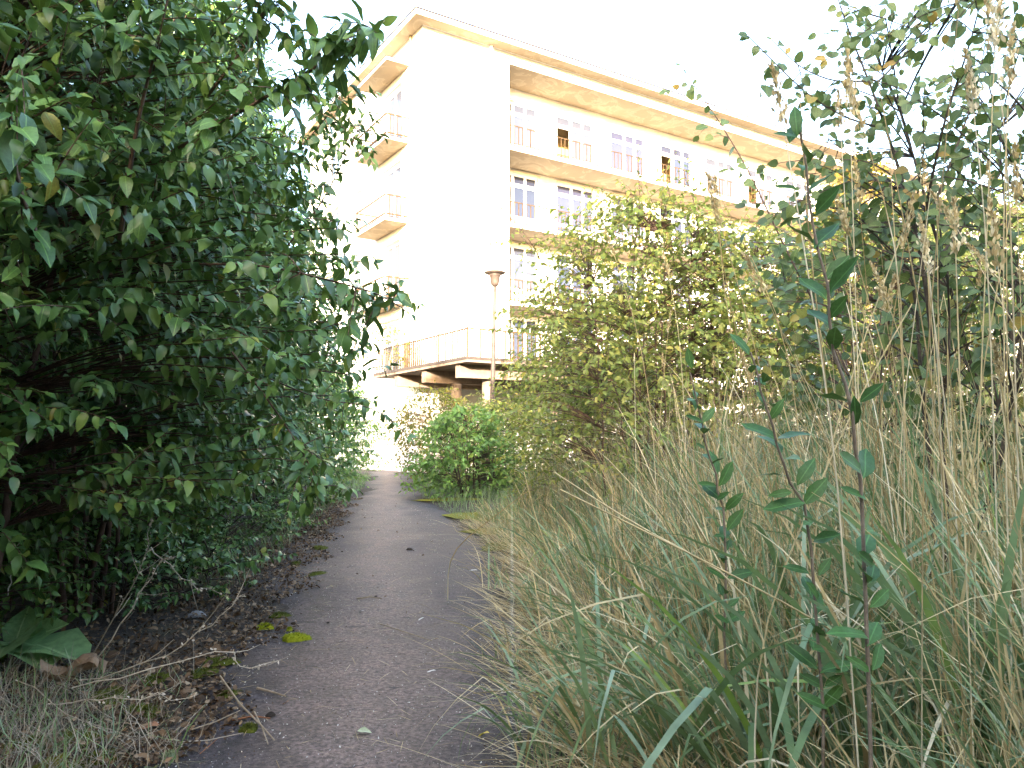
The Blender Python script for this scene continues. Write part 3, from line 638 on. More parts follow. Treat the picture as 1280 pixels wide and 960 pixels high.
# ------------------------------------------------------------------ right hand shrubs, saplings, far bushes
LOOKR = (-0.2, -0.7, 0)
def right_side():
    for k, (x, y, h, r, lab) in enumerate(((2.4, 13.5, 3.8, 1.8, 'dense yellow green bush behind the tall shrubs, middle of the thicket'), (5.2, 13.0, 4.3, 2.1, 'dense yellow green bush behind the loose shrub at the right'), (8.9, 13.5, 5.2, 2.5, 'dense yellow green bush behind the shrub at the right picture edge'), (1.75, 16.0, 3.0, 1.25, 'yellow green bush behind the grey green one, beside the lamp post'))):
        shrub('thicket_bush', lab, 'bush', (x, y, 0), h, env(ROUND, r), 460, 0.1, 'small', M['leaf_mid'], M['bark_red'], 300+k, 6, 0.5, 0.075, group='bushes of the thicket behind the tall shrubs', bare=0.02, opp=False, look=LOOKR, rmin=0.3)
    shrub('raspberry_bush', 'rounded fresh green bush at the right edge of the path end', 'bush', (-0.95, 16.5, 0), 1.9, env(ROUND, 1.2), 460, 0.115, 'ovate', M['leaf_fresh'], M['bark'], 61, 8, 0.3, 0.07, bare=0.03, flat=0.3, opp=False)
    shrub('yellow_bush', 'small yellow green bush against the sunlit wall under the terrace', 'bush', (-2.3, 22.5, 0), 2.7, env(ROUND, 1.2), 520, 0.11, 'lance', M['leaf_sunny'], M['bark_light'], 62, 6, 0.4, 0.08, bare=0.05, flat=0.3, opp=False)
    shrub('terrace_bush', 'green bush in front of the terrace column, below the lamp post', 'bush', (-0.3, 19.0, 0), 2.15, env(ROUND, 1.5), 560, 0.095, 'ovate', M['leaf_mid'], M['bark'], 63, 7, 0.45, 0.075, bare=0.05, opp=False)
    shrub('terrace_creeper', 'yellow and orange autumn plant growing behind the terrace railing', 'plant', K0+np.array([-0.9, -2.2, 3.75]), 1.5, env(ROUND, 0.7), 80, 0.09, 'ovate', M['leaf_sunny'], M['bark_light'], 64, 4, 0.3, 0.07, opp=False)
    shrub('elder_bush', 'grey green bush between the lamp post and the tall shrub, dry stems at its foot', 'bush', (1.25, 12.0, 0), 3.5, env(ROUND, 1.1), 760, 0.075, 'ovate', M['leaf_mid'], M['bark'], 65, 9, 0.45, 0.06, bare=0.12, opp=False)
    ex = [dict(P=[at(700, 420, 8.2), at(680, 330, 8.2), at(655, 290, 8.2), at(628, 262, 8.2)], r=0.01, size=0.055, gap=0.06, start=0.3, side=10, side_len=0.35),
          dict(P=[at(790, 350, 8.0), at(800, 250, 8.0), at(797, 185, 8.0)], r=0.01, size=0.055, gap=0.06, start=0.2, side=8, side_len=0.25),
          dict(P=[at(880, 350, 8.0), at(868, 250, 8.0), at(840, 180, 8.0)], r=0.01, size=0.055, gap=0.06, start=0.2, side=8, side_len=0.25)]
    shrub('plum_shrub', 'tall yellow green shrub right of the lamp post, hiding the lower galleries', 'shrub', (1.45, 8.4, 0), 3.9, env(VASE, 1.15), 760, 0.07, 'small', M['leaf_mid'], M['bark_red'], 66, 8, 0.42, 0.055, bare=0.22, opp=False, extra=ex, stem_spread=0.5, stem_r=0.014, look=LOOKR)
    shrub('plum_shrub', 'tall yellow green shrub behind the dry grass plumes, right of the middle', 'shrub', (2.6, 8.9, 0), 3.7, env(VASE, 1.35), 680, 0.07, 'small', M['leaf_mid'], M['bark_red'], 67, 7, 0.42, 0.06, bare=0.22, opp=False, stem_spread=0.5, stem_r=0.014, look=LOOKR)
    shrub('plum_shrub', 'loose yellow green shrub behind the dark sapling, near the right picture edge', 'shrub', (4.1, 8.6, 0), 3.7, env(VASE, 1.4), 760, 0.07, 'small', M['leaf_mid'], M['bark_red'], 68, 7, 0.42, 0.06, bare=0.18, opp=False, stem_spread=0.5, stem_r=0.014, look=LOOKR)
    shrub('plum_shrub', 'yellow green shrub at the right picture edge behind the tall grass', 'shrub', (6.0, 9.4, 0), 4.3, env(VASE, 1.7), 900, 0.072, 'small', M['leaf_mid'], M['bark_red'], 69, 7, 0.42, 0.06, bare=0.18, opp=False, stem_spread=0.5, stem_r=0.014, look=LOOKR)
    shrub('birch_tree', 'sunlit yellow tree in front of the far gallery', 'tree', at(1090, 590, 37.0)*np.array([1, 1, 0]), 15.0, env(ROUND, 2.6), 600, 0.24, 'small', M['leaf_yellow'], M['bark_light'], 70, 7, 0.9, 0.16, bare=0.25, opp=False, stem_r=0.12)
    # round leaved tree at the upper right: built on measured limbs
    D = 3.3
    ex = [dict(P=[at(1165, 430, D), at(1150, 300, D), at(1120, 200, D), at(1090, 110, D), at(1060, 40, D), at(1035, -40, D)], r=0.012, size=0.058, gap=0.075, start=0.25, side=9, side_len=0.25),
          dict(P=[at(1110, 162, D), at(1060, 150, D), at(1010, 120, D-.1), at(970, 80, D-.1), at(935, 45, D-.2)], r=0.006, size=0.058, gap=0.055, start=0.3, side=7, side_len=0.12),
          dict(P=[at(1085, 102, D), at(1040, 102, D), at(1000, 85, D), at(965, 50, D)], r=0.005, size=0.054, gap=0.055, start=0.4, side=3, side_len=0.12),
          dict(P=[at(1090, 110, D), at(1130, 70, D+.1), at(1170, 20, D+.2), at(1195, -40, D+.2)], r=0.006, size=0.054, gap=0.06, start=0.2, side=8, side_len=0.2),
          dict(P=[at(1150, 300, D), at(1190, 200, D+.2), at(1225, 100, D+.3), at(1240, -10, D+.3)], r=0.008, size=0.054, gap=0.06, start=0.1, side=20, side_len=0.28),
          dict(P=[at(1160, 340, D), at(1230, 250, D+.4), at(1290, 150, D+.5)], r=0.008, size=0.054, gap=0.06, start=0.1, side=20, side_len=0.28),
          dict(P=[at(1150, 300, D), at(1180, 150, D-.3), at(1215, 50, D-.4), at(1240, -60, D-.4)], r=0.008, size=0.054, gap=0.06, start=0.1, side=16, side_len=0.3),
          dict(P=[at(1140, 270, D), at(1070, 200, D+.2), at(1030, 170, D+.2)], r=0.006, size=0.054, gap=0.06, start=0.1, side=8, side_len=0.18),
          dict(P=[at(1160, 380, D), at(1100, 300, D+.3), at(1060, 270, D+.4)], r=0.006, size=0.054, gap=0.06, start=0.1, side=10, side_len=0.2),
          dict(P=[at(1165, 440, D), at(1210, 380, D+.1), at(1270, 330, D+.2)], r=0.006, size=0.054, gap=0.06, start=0.1, side=20, side_len=0.25)]
    b = at(1175, 480, D)*np.array([1, 1, 0])
    shrub('wild_pear_tree', 'round leaved small tree at the upper right, thin limbs crossing the white sky', 'tree', b, 2.7, [(0, 0.1), (0.5, 0.15), (0.7, 0.55), (1, 0.7)], 80, 0.056, 'round', M['leaf_round'], M['bark'], 71, 4, 0.35, 0.06,
          opp=False, extra=ex, lean=(0.25, 0), bare=0.55, stem_spread=0.06, stem_r=0.014, droop=0.5, flat=0.2, look=(-0.1, -1.2, -0.6))
    b2 = at(1310, 560, 3.6)*np.array([1, 1, 0])
    shrub('wild_pear_tree', 'round leaved tree cut by the right picture edge, dense dark foliage', 'tree', b2, 3.5, [(0, 0.1), (0.4, 0.4), (0.7, 0.8), (0.9, 0.8), (1, 0.4)], 210, 0.056, 'round', M['leaf_round'], M['bark'], 72, 5, 0.35, 0.06,
          opp=False, bare=0.3, stem_spread=0.1, stem_r=0.016, droop=0.5, flat=0.2, look=(-0.1, -1.2, -0.6))
    ex = [dict(P=[at(1030, 400, 5.0), at(985, 320, 5.0), at(935, 210, 5.0), at(885, 130, 5.0), at(850, 82, 5.0)], r=0.009, size=0.072, gap=0.085, start=0.15, side=8, side_len=0.22)]
    b3 = at(1085, 560, 5.0)*np.array([1, 1, 0])
    shrub('wild_pear_tree', 'slim round leaved sapling whose long twig leans left across the roof edge', 'tree', b3, 2.5, [(0, 0.1), (0.5, 0.4), (1, 0.6)], 110, 0.068, 'round', M['leaf_round'], M['bark_red'], 73, 3, 0.35, 0.07, opp=False, extra=ex,
          bare=0.4, stem_spread=0.05, stem_r=0.012, droop=0.45, flat=0.2, look=(-0.1, -1.2, -0.6))
    # glossy privet saplings in the grass: stem and big leaves in opposite pairs
    def sapling(label, pts, size, gap, seed):
        rng = np.random.default_rng(seed); P = np.array(pts); base = P[0].copy(); base[2] = 0
        t = thing('privet_sapling', label, 'sapling', base, 0, 'glossy saplings in the tall grass')
        full = np.concatenate([[base], P]); tt = np.linspace(0, 1, 16); s = np.linspace(0, 1, len(full))
        Q = np.stack([np.interp(tt, s, full[:, k]) for k in range(3)], 1)
        Q[2:-1] += rng.normal(0, 0.006, (13, 3))*np.array([1, 1, 0.2])
        link('stem', tubes_mesh('stem', [(Q-base, np.linspace(0.0048, 0.0024, 16))], M['bark_light'], 6), t)
        a, b, c = leaves_on(Q[2:], gap, size, rng, True, -0.1, 0.0, spread=0.95, jit=0.25, flat=0.3, jsize=0.35, up=(0, -0.75, -0.2)); b = b[:]; keep = rng.random(len(a)) > 0.1; keep[-1] = True; a, b, c = a[keep]+rng.normal(0, 0.008, (keep.sum(), 3)), b[keep], c[keep]
        c[-1] = size*0.9
        register(t, base, 'lance', M['leaf_gloss'], a, b, c, 200, 4)
    sapling('tallest glossy dark leaved sapling, standing before the roof edge', [at(1078, 640, 1.75), at(1062, 520, 1.72), at(1040, 400, 1.7), at(1018, 280, 1.68), at(1000, 165, 1.65)], 0.085, 0.06, 81)
    sapling('leaning glossy sapling left of the tallest one', [at(1020, 690, 2.2), at(985, 590, 2.15), at(955, 500, 2.1), at(938, 440, 2.1)], 0.09, 0.052, 82)
    sapling('short glossy sapling left of the leaning one, pale leaves', [at(905, 640, 2.9), at(885, 560, 2.85), at(868, 490, 2.8), at(862, 465, 2.8)], 0.088, 0.05, 83)
right_side()

# ------------------------------------------------------------------ grass
def blades(base, length, width, az, th0, bend, rng, nseg=5, kink=None, p=1.6):
    """ribbons: base (n,3); th0 = lean from vertical at the root, bend = further lean by the tip"""
    n = len(base); t = np.linspace(0, 1, nseg+1); tm = (t[:-1]+t[1:])/2
    th = th0[:, None]+bend[:, None]*tm[None]**p
    if kink is not None: th = th+kink[0][:, None]*(tm[None] > kink[1][:, None])
    st = length[:, None]/nseg; dx = np.sin(th)*st; dz = np.cos(th)*st
    h = np.concatenate([np.zeros((n, 1)), np.cumsum(dx, 1)], 1); z = np.concatenate([np.zeros((n, 1)), np.cumsum(dz, 1)], 1)
    C = np.stack([base[:, 0:1]+h*np.cos(az)[:, None], base[:, 1:2]+h*np.sin(az)[:, None], np.maximum(base[:, 2:3]+z, 0.01)], -1)
    ra = az+PI/2+rng.normal(0, 0.7, n); tw = rng.normal(0, 0.5, n)
    wprof = np.interp(t, [0, 0.3, 0.75, 1], [0.7, 1, 0.7, 0.06])
    ang = ra[:, None]+tw[:, None]*t[None]
    Wv = np.stack([np.cos(ang), np.sin(ang), 0.2*np.sin(3*ang)], -1)*(width[:, None, None]*0.5*wprof[None, :, None])
    V = np.stack([C-Wv, C+Wv], 2).reshape(n, -1, 3); m = V.shape[1]
    q = np.array([(2*i, 2*i+1, 2*i+3, 2*i+2) for i in range(nseg)])
    Q = (q[None]+(np.arange(n)*m)[:, None, None]).reshape(-1, 4)
    return V.reshape(-1, 3), Q
def right_x(Y): return path_x(Y)+0.98+bulge(Y)
def grass_field():
    rng = np.random.default_rng(90)
    def field(name, n, mat, hmin, hmax, wmin, wmax, dry, label, y0=1.6, y1=13.0, wid=6.5, p=1.3):
        Y = y0+(y1-y0)*rng.random(n)**p; u = rng.random(n)**1.15*np.minimum(wid, 0.9+Y*0.75); X = right_x(Y)+0.05+u+0.12*np.sin(Y*3)+0.3*np.clip((Y-7)/2.5, 0, 1)
        ramp_ = np.clip(u/1.3, 0.2, 1.0); far = np.clip(0.78+0.06*Y, 0.85, 1.05)
        L = (hmin+(hmax-hmin)*rng.random(n))*ramp_*far
        clump = 0.5+0.5*np.sin(X*5.1+Y*2.3)*np.sin(Y*4.1-X*1.7); L *= 0.75+0.35*clump
        keep = rng.random(n) < 0.45+0.55*clump; 
        az = np.where(u < 0.5, PI+rng.normal(0, 0.9, n), rng.random(n)*2*PI)
        th0 = np.abs(rng.normal(0.08, 0.24, n))+np.where(u < 0.35, 0.2, 0); bend = rng.random(n)**1.5*(1.7 if not dry else 1.3)+np.where(u < 0.5, 0.5, 0.1)
        kin = np.where(rng.random(n) < (0.3 if dry else 0.1), rng.uniform(0.5, 1.7, n), 0); kat = rng.uniform(0.3, 0.75, n)
        w = wmin+(wmax-wmin)*rng.random(n)
        b = np.stack([X, Y, np.full(n, 0.0)], 1)
        s = keep
        V, Q = blades(b[s], L[s], w[s], az[s], th0[s], bend[s], rng, 6, (kin[s], kat[s]))
        o = link(name, mesh_np(name, V, Q, mat, True, 4)); tag(o, label, 'grass', None, 'stuff')
    field('green_grass', 20000, M['grass_green'], 0.55, 1.8, 0.005, 0.018, False, 'tall blue green grass filling the right side of the path')
    field('dry_grass', 30000, M['grass_dry'], 0.5, 2.15, 0.003, 0.011, True, 'straw coloured dry grass mixed into the green on the right')
    field('grey_stems', 9000, M['grass_grey'], 0.8, 1.9, 0.002, 0.005, True, 'thin grey brown dead stems among the grass on the right', 5.0, 13.5)
    # short flattened thatch spilling onto the path
    n = 4200; Y = 2.2+9*rng.random(n)**1.5; X = right_x(Y)+rng.normal(0.14, 0.2, n); az = PI+rng.normal(0, 0.7, n)
    V, Q = blades(np.stack([X, Y, 0.015+0.05*rng.random(n)], 1), rng.uniform(0.15, 0.5, n), rng.uniform(0.0025, 0.006, n), az, rng.uniform(0.9, 1.5, n), rng.uniform(0, 0.5, n), rng, 4)
    o = link('straw', mesh_np('straw', V, Q, M['grass_dry'], True, 4)); tag(o, 'flattened straw lying over the right edge of the path', 'straw', None, 'stuff')
    # thin green and dry grass on the left verge further on
    n = 2200; Y = 6.5+20*rng.random(n); X = path_x(Y)-1.0-rng.random(n)*0.9+0.45*np.clip((Y-11)/9, 0, 1); az = rng.random(n)*2*PI
    V, Q = blades(np.stack([X, Y, np.zeros(n)], 1), rng.uniform(0.08, 0.32, n), rng.uniform(0.004, 0.008, n), az, rng.uniform(0, 0.5, n), rng.uniform(0.2, 1.3, n), rng, 4)
    o = link('verge_grass', mesh_np('verge_grass', V, Q, M['grass_green'], True, 4)); tag(o, 'short green grass along the left verge under the shrubs', 'grass', None, 'stuff')
    n = 5200; Y = 8+19*rng.random(n); X = right_x(Y)-0.12+2.8*rng.random(n)**1.3; az = rng.random(n)*2*PI
    V, Q = blades(np.stack([X, Y, np.zeros(n)], 1), rng.uniform(0.08, 0.5, n)*np.clip((X-right_x(Y)+0.2)/0.6, 0.25, 1), rng.uniform(0.005, 0.01, n), az, rng.uniform(0, 0.5, n), rng.uniform(0.2, 1.3, n), rng, 4)
    o = link('far_grass', mesh_np('far_grass', V, Q, M['grass_green'], True, 4)); tag(o, 'short grass at the right of the far path', 'grass', None, 'stuff')
grass_field()
def tussocks():
    rng = np.random.default_rng(91)
    proto = []
    for k in range(3):                                              # shared blade meshes, green and dry
        for mat, w in ((M['grass_green'], 0.019), (M['grass_dry'], 0.01)):
            n1 = np.ones(1)
            for j in range(4):
                V, Q = blades(np.zeros((1, 3)), n1, n1*w*(0.8+0.5*rng.random()), np.zeros(1), n1*rng.uniform(0.02, 0.2), n1*rng.uniform(0.4, 1.8), rng, 7, None if j else (n1*rng.uniform(0.8, 1.6), n1*rng.uniform(0.4, 0.7)))
                proto.append((mat is M['grass_dry'], mesh_np('blade', V, Q, mat, True, 4)))
    green = [m for d, m in proto if not d]; dry = [m for d, m in proto if d]
    spots = [(680, 960, 30, .6, .65), (760, 985, 46, .9, .6), (850, 985, 46, 1.05, .55), (930, 1000, 46, 1.15, .55), (640, 830, 26, .45, .2), (700, 850, 34, .7, .45), (670, 770, 28, .6, .4), (620, 735, 22, .5, .4),
             (1010, 1000, 46, 1.2, .55), (780, 840, 34, .9, .5), (860, 850, 36, 1.0, .5), (700, 730, 26, .8, .5), (760, 760, 30, 1.0, .45), (1090, 1040, 46, 1.25, .6), (1180, 1060, 46, 1.3, .6), (1260, 1080, 46, 1.35, .6), (950, 860, 34, 1.15, .5), (1040, 880, 36, 1.2, .5), (1140, 900, 36, 1.25, .55), (1230, 920, 36, 1.3, .55)]
    TL = ['grey green tussock at the bottom edge, where the path meets the grass', 'broad bladed tussock at the bottom edge, next right of the path corner', 'broad bladed tussock at the bottom edge below the slanting straw stalks', 'tall tussock at the bottom edge below the short sapling',
          'mat of straw and green blades at the path edge level with the brown sticks', 'arching tussock just right of the straw mat at the path edge', 'arching tussock at the path edge behind the straw mat', 'small arching tussock at the path edge level with the dark clod',
          'tall tussock at the bottom edge below the leaning sapling', 'green tussock in the second row from the bottom, left of the slanting stalks', 'green tussock in the second row from the bottom, under the slanting stalks', 'arching tussock behind the small one at the path edge level with the clod', 'upright tussock left of the short sapling foot',
          'tall broad bladed tussock below the foot of the tallest sapling', 'tall broad bladed tussock at the bottom edge, second from the right corner', 'tall broad bladed tussock in the bottom right corner', 'tall tussock between the short sapling and the bottom edge', 'tall tussock around the foot of the leaning sapling', 'tall tussock right of the tallest sapling', 'tall tussock at the right picture edge, above the corner one']
    for ti, (px, py, n, L, gf) in enumerate(spots):
        b = gnd(px, py); edge = b[0] < right_x(b[1])+0.45
        lab = TL[ti]
        t = thing('grass_tussock', lab, 'grass tussock', (b[0], b[1], 0), 0, 'grass tussocks at the path edge' if edge else 'grass tussocks in the tall grass')
        for i in range(n):
            g = rng.random() < gf; me = (green if g else dry)[rng.integers(0, 12)]
            az = rng.random()*2*PI if not edge else PI+rng.normal(0, 1.1); l = L*(0.55+0.6*rng.random())
            tilt = abs(rng.normal(0.05, 0.12))+(0.4*rng.random() if edge else 0)
            r0 = rng.normal(0, 0.06, 2)
            m = Matrix.Translation((r0[0], r0[1], 0.0)) @ Matrix.Rotation(az, 4, 'Z') @ Matrix.Rotation(tilt, 4, 'Y') @ Matrix.Diagonal((l, max(0.7, min(1.3, l))*1.1, l, 1))
            link('blade', me, t, m)
tussocks()
def stalks():
    """tall dry grass stalks, each with its seed head"""
    rng = np.random.default_rng(92)
    def stalk(pts, head, r=0.0018, lab=None, group='tall dry grass stalks on the right', hr=0.006):
        P = np.array(pts, float); base = P[0]*np.array([1, 1, 0]); full = np.concatenate([[base], P]) if P[0][2] > 0.05 else P
        s = np.linspace(0, 1, len(full)); tt = np.linspace(0, 1, 12); Q = np.stack([np.interp(tt, s, full[:, k]) for k in range(3)], 1)
        for _ in range(2): Q[1:-1] = 0.25*Q[:-2]+0.5*Q[1:-1]+0.25*Q[2:]
        t = thing('grass_stalk', lab or 'tall straw coloured grass stalk rising above the grass', 'grass stalk', base, 0, group)
        link('stem', tubes_mesh('stem', [(Q-base, np.linspace(r, r*0.55, 12))], M['grass_dry'], 4), t)
        if head > 0:
            d = norm(Q[-1]-Q[-3]); n = 90; f = rng.random(n); o = Q[-1]+d*head*(f[:, None]*1.25-0.3)+rng.normal(0, 0.05, (n, 3))*head*(1.15-f[:, None])+np.array([0, 0, -1.0])*(0.25*head*f[:, None]**2)
            D = d*0.9+rng.normal(0, 0.28, (n, 3)); V, T = bulk('', TM['lance'][0], frames(D, rng.normal(0, 1, (n, 3))), o-base, head*0.1*(1-0.4*f)+0.006, None)
            link('seed_head', mesh_np('seed_head', V, T, M['grass_dry']), t)
    # the thick near stalks that rise towards the top of the picture at the right
    for i in range(34):
        Y = rng.uniform(1.9, 3.4); px = rng.uniform(1040, 1300); b = at(px, 700, Y)*np.array([1, 1, 0]); Ht = rng.uniform(1.75, 2.45); az = rng.random()*2*PI; l = rng.uniform(0.05, 0.35)
        tip = b+np.array([l*math.cos(az), l*math.sin(az), Ht]); mid = b*0.45+tip*0.55+np.array([-0.25*l*math.cos(az), -0.25*l*math.sin(az), 0.08])
        stalk([b, mid, tip], rng.uniform(0.1, 0.22) if rng.random() < 0.5 else 0, rng.uniform(0.0022, 0.0036), 'thick pale grass stalk rising close to the right picture edge', 'thick near stalks at the right picture edge')
    # measured ones
    for k, (a, b, c, dd, hd) in enumerate([((960, 640), (905, 380), (897, 250), 3.6, .16), ((975, 640), (915, 400), (892, 255), 3.6, .15), ((1000, 660), (935, 400), (898, 270), 3.6, .14), ((1010, 700), (990, 420), (895, 235), 3.5, .12),
                               ((820, 560), (800, 420), (765, 310), 5.0, .2), ((858, 560), (850, 420), (835, 340), 5.2, .2), ((1250, 800), (1235, 300), (1215, 120), 2.3, .2), ((1262, 800), (1252, 300), (1262, 90), 2.2, .2), ((1215, 780), (1232, 320), (1245, 30), 2.4, .2),
                               ((1130, 700), (1130, 330), (1075, 150), 2.6, .2), ((1060, 700), (1010, 300), (1000, 120), 2.5, 0), ((1275, 700), (1262, 200), (1240, 40), 2.2, .2), ((1010, 650), (1080, 420), (1140, 260), 2.8, 0), ((940, 800), (1060, 520), (1140, 380), 2.4, 0),
                               ((1180, 760), (1175, 470), (1160, 330), 2.6, .15), ((1100, 720), (1105, 470), (1075, 380), 3, .12)]):
        lab = ['leftmost plumed stalk of the pale bunch before the shrubs', 'second plumed stalk of the pale bunch before the shrubs', 'third plumed stalk of the pale bunch, crossing the others', 'plumed stalk of the pale bunch leaning farthest to the right at its foot',
               'plumed stalk before the tall shrub, leaning left', 'straight plumed stalk before the tall shrub'][k] if k < 6 else 'tall straw coloured grass stalk rising above the grass'
        stalk([at(*a, dd), at(*b, dd), at(*c, dd)], hd, 0.0034, lab, 'plumed stalks bunched before the shrubs' if k < 4 else 'tall dry grass stalks on the right')
    for sk, (a, b, c, dd) in enumerate((((960, 742), (800, 660), (692, 590), 2.6), ((1180, 870), (960, 740), (700, 612), 2.3), ((760, 800), (680, 690), (655, 590), 3.6), ((560, 690), (625, 640), (665, 610), 6))):
        stalk([at(*a, dd), at(*b, dd), at(*c, dd)], 0, 0.0042, ['slanting straw stalk running from the short sapling up to the left', 'longest slanting straw stalk, rising left from below the leaning sapling', 'slanting straw stalk nearer the path, its tip over the path edge', 'short slanting straw stalk by the yellowish moss'][sk], 'slanting straw stalks across the grass')
    for i in range(110):
        Y = 2.0+6.5*rng.random()**1.4; X = right_x(Y)+0.5+rng.random()**0.6*min(4.5, 0.35+0.75*Y); Ht = rng.uniform(1.35, 2.1); az = rng.random()*2*PI; l = rng.uniform(0.05, 0.5)
        b = np.array([X, Y, 0.0]); tip = b+np.array([l*math.cos(az), l*math.sin(az), Ht]); mid = b*0.4+tip*0.6+np.array([-0.3*l*math.cos(az), -0.3*l*math.sin(az), 0.1])
        stalk([b, mid, tip], rng.uniform(0.08, 0.2) if rng.random() < 0.6 else 0, 0.0028)
stalks()

# ------------------------------------------------------------------ litter, moss, sticks on and beside the path
def blob(name, label, cat, p, rx, ry, h, mat, seed, rz=0.0, group=None, n=240, grain=0.35):
    rng = np.random.default_rng(seed)
    na, nr = 22, 7; V = []; Q = []
    for j in range(nr+1):
        f = j/nr
        for i in range(na):
            a = 2*PI*i/na; k = 1+0.16*math.sin(3*a+seed)+0.1*math.sin(7*a+seed*2); r = math.cos(f*PI/2)**0.8 if j < nr else 0.02
            V.append((rx*k*r*math.cos(a)+rng.normal(0, rx*0.03), ry*k*r*math.sin(a)+rng.normal(0, ry*0.03), h*math.sin(f*PI/2)*(1+rng.normal(0, grain*0.4)*(f > 0.1))-0.004))
    for j in range(nr):
        for i in range(na): a = j*na+i; b = j*na+(i+1) % na; Q.append((a, b, b+na, a+na))
    V = np.array(V); c, s = math.cos(rz), math.sin(rz)
    body = mesh_np(name, V, np.array(Q), mat, True, 4); o = link(name, body); o.location = tuple(p); o.rotation_euler = (0, 0, rz); tag(o, label, cat, group)
    if n:                                                            # the shoots that make the cushion fuzzy
        a = rng.random(n)*2*PI; f = np.sqrt(rng.random(n)); kk = 1+0.16*np.sin(3*a+seed)+0.1*np.sin(7*a+seed*2)
        b = np.stack([rx*f*kk*np.cos(a), ry*f*kk*np.sin(a), h*np.sqrt(np.maximum(0, 1-f**2))*0.9], 1)
        V2, Q2 = blades(b, rng.uniform(0.006, 0.016, n), np.full(n, 0.0035), a, f*0.9, rng.random(n)*0.6, rng, 2)
        link('shoots', mesh_np('shoots', V2, Q2, mat, True, 4), o, None, 'stuff')
    return o
def moss():
    g = lambda x, y: gnd(x, y, 0.02)
    blob('moss_cushion', 'largest bright yellow green moss cushion on the left of the path', 'moss', g(369, 800), 0.085, 0.05, 0.04, M['moss_bright'], 1, 0.1, 'moss cushions on the path', 420)
    blob('moss_cushion', 'smaller bright moss cushion behind the largest one', 'moss', g(331, 785), 0.055, 0.04, 0.028, M['moss_bright'], 2, 0, 'moss cushions on the path', 300)
    blob('moss_cushion', 'tiny pale moss lump between the two bright cushions', 'moss', g(362, 788), 0.02, 0.018, 0.018, M['moss_bright'], 3, 0, 'moss cushions on the path', 80)
    blob('moss_cushion', 'dull moss cushion under the crossed dry stems', 'moss', g(311, 914), 0.038, 0.032, 0.028, M['moss_dark'], 4, 0, 'moss cushions on the path', 220)
    blob('moss_cushion', 'pale lichen grey moss cushion at the bottom edge on the left', 'moss', g(212, 950), 0.03, 0.03, 0.03, M['lichen'], 5, 0, 'moss cushions on the path', 200)
    for k, (x, y, rx, ry, mt) in enumerate(((275, 828, .1, .06, 0), (255, 842, .08, .05, 0), (195, 850, .09, .06, 0), (140, 870, .14, .09, 0), (180, 890, .12, .06, 0), (350, 770, .07, .05, 0), (395, 718, .12, .05, 0), (370, 705, .12, .05, 0), (100, 925, .14, .07, 0), (40, 930, .1, .06, 0), (120, 950, .09, .05, 0), (60, 960, .1, .05, 1),
                              (400, 685, .14, .08, 0), (385, 655, .2, .1, 0), (592, 645, .4, .7, 1), (622, 664, .35, .5, 1), (566, 624, .4, .8, 1), (632, 682, .25, .4, 0), (340, 655, .25, .1, 0), (285, 870, .06, .03, 0))):
        side = 'right' if x > 500 else 'left'; ORD = ['beside the dry weeds', 'just below the first one beside the weeds', 'among the dry weeds, halfway to the corner', 'large and ragged, at the middle of the dry undergrowth', 'just left of the rust brown leaf', 'above the two bright cushions', 'level with the dark clod, lying flat on the path', 'touching the hedge side of the clod level one', 'near the bottom left corner', 'at the left picture edge near the bottom', 'at the bottom edge left of the lichen', 'in the bottom left corner itself', 'where the path bends behind the clod', 'widest one, behind the clod near the hedge', 'small and flat, nearest the far grass', 'largest on the right', 'farthest by the green bush', 'thin, beside the slanting straw', 'at the edge of the short verge grass', 'between the crossed stems and the weeds']
        blob('moss_patch', f'{"yellowish" if mt else "dark green"} moss patch, {ORD[k]}', 'moss patch', g(x, y), rx, ry, 0.02 if not mt else 0.014, M['moss_dark'] if not mt else rough_mat('moss_yellow', (0.12, 0.13, 0.02), (0.26, 0.25, 0.05), 30, 0.95, 0.8, 200, 0.1), 20+k, k*0.7,
             f'{"yellowish" if mt else "dark"} moss patches on the {side} edge', 260 if not mt else 1500)
    for k, (x, y, r, m, lab) in enumerate(((512, 687, 0.035, 'clod', 'dark clod lying in the middle of the path'), (338, 893, 0.022, 'clod', 'small black clod near the bottom of the path'), (200, 700, 0.16, 'stone', 'grey stone half hidden under the hedge'), (125, 735, 0.12, 'stone', 'flat grey stone in the leaf litter'), (245, 770, 0.06, 'stone', 'small pale stone in the litter'), (410, 778, 0.012, 'clod', 'tiny dark clod on the left of the path'), (470, 745, 0.012, 'clod', 'tiny dark crumb on the path middle'))):
        p = gnd(x, y, 0.03 if x > 300 else 0.0)
        blob('clod' if m == 'clod' else 'stone', lab, m, p, r, r*0.8, r*0.6, M[m], 60+k, k, None, 0, 0.3)
moss()
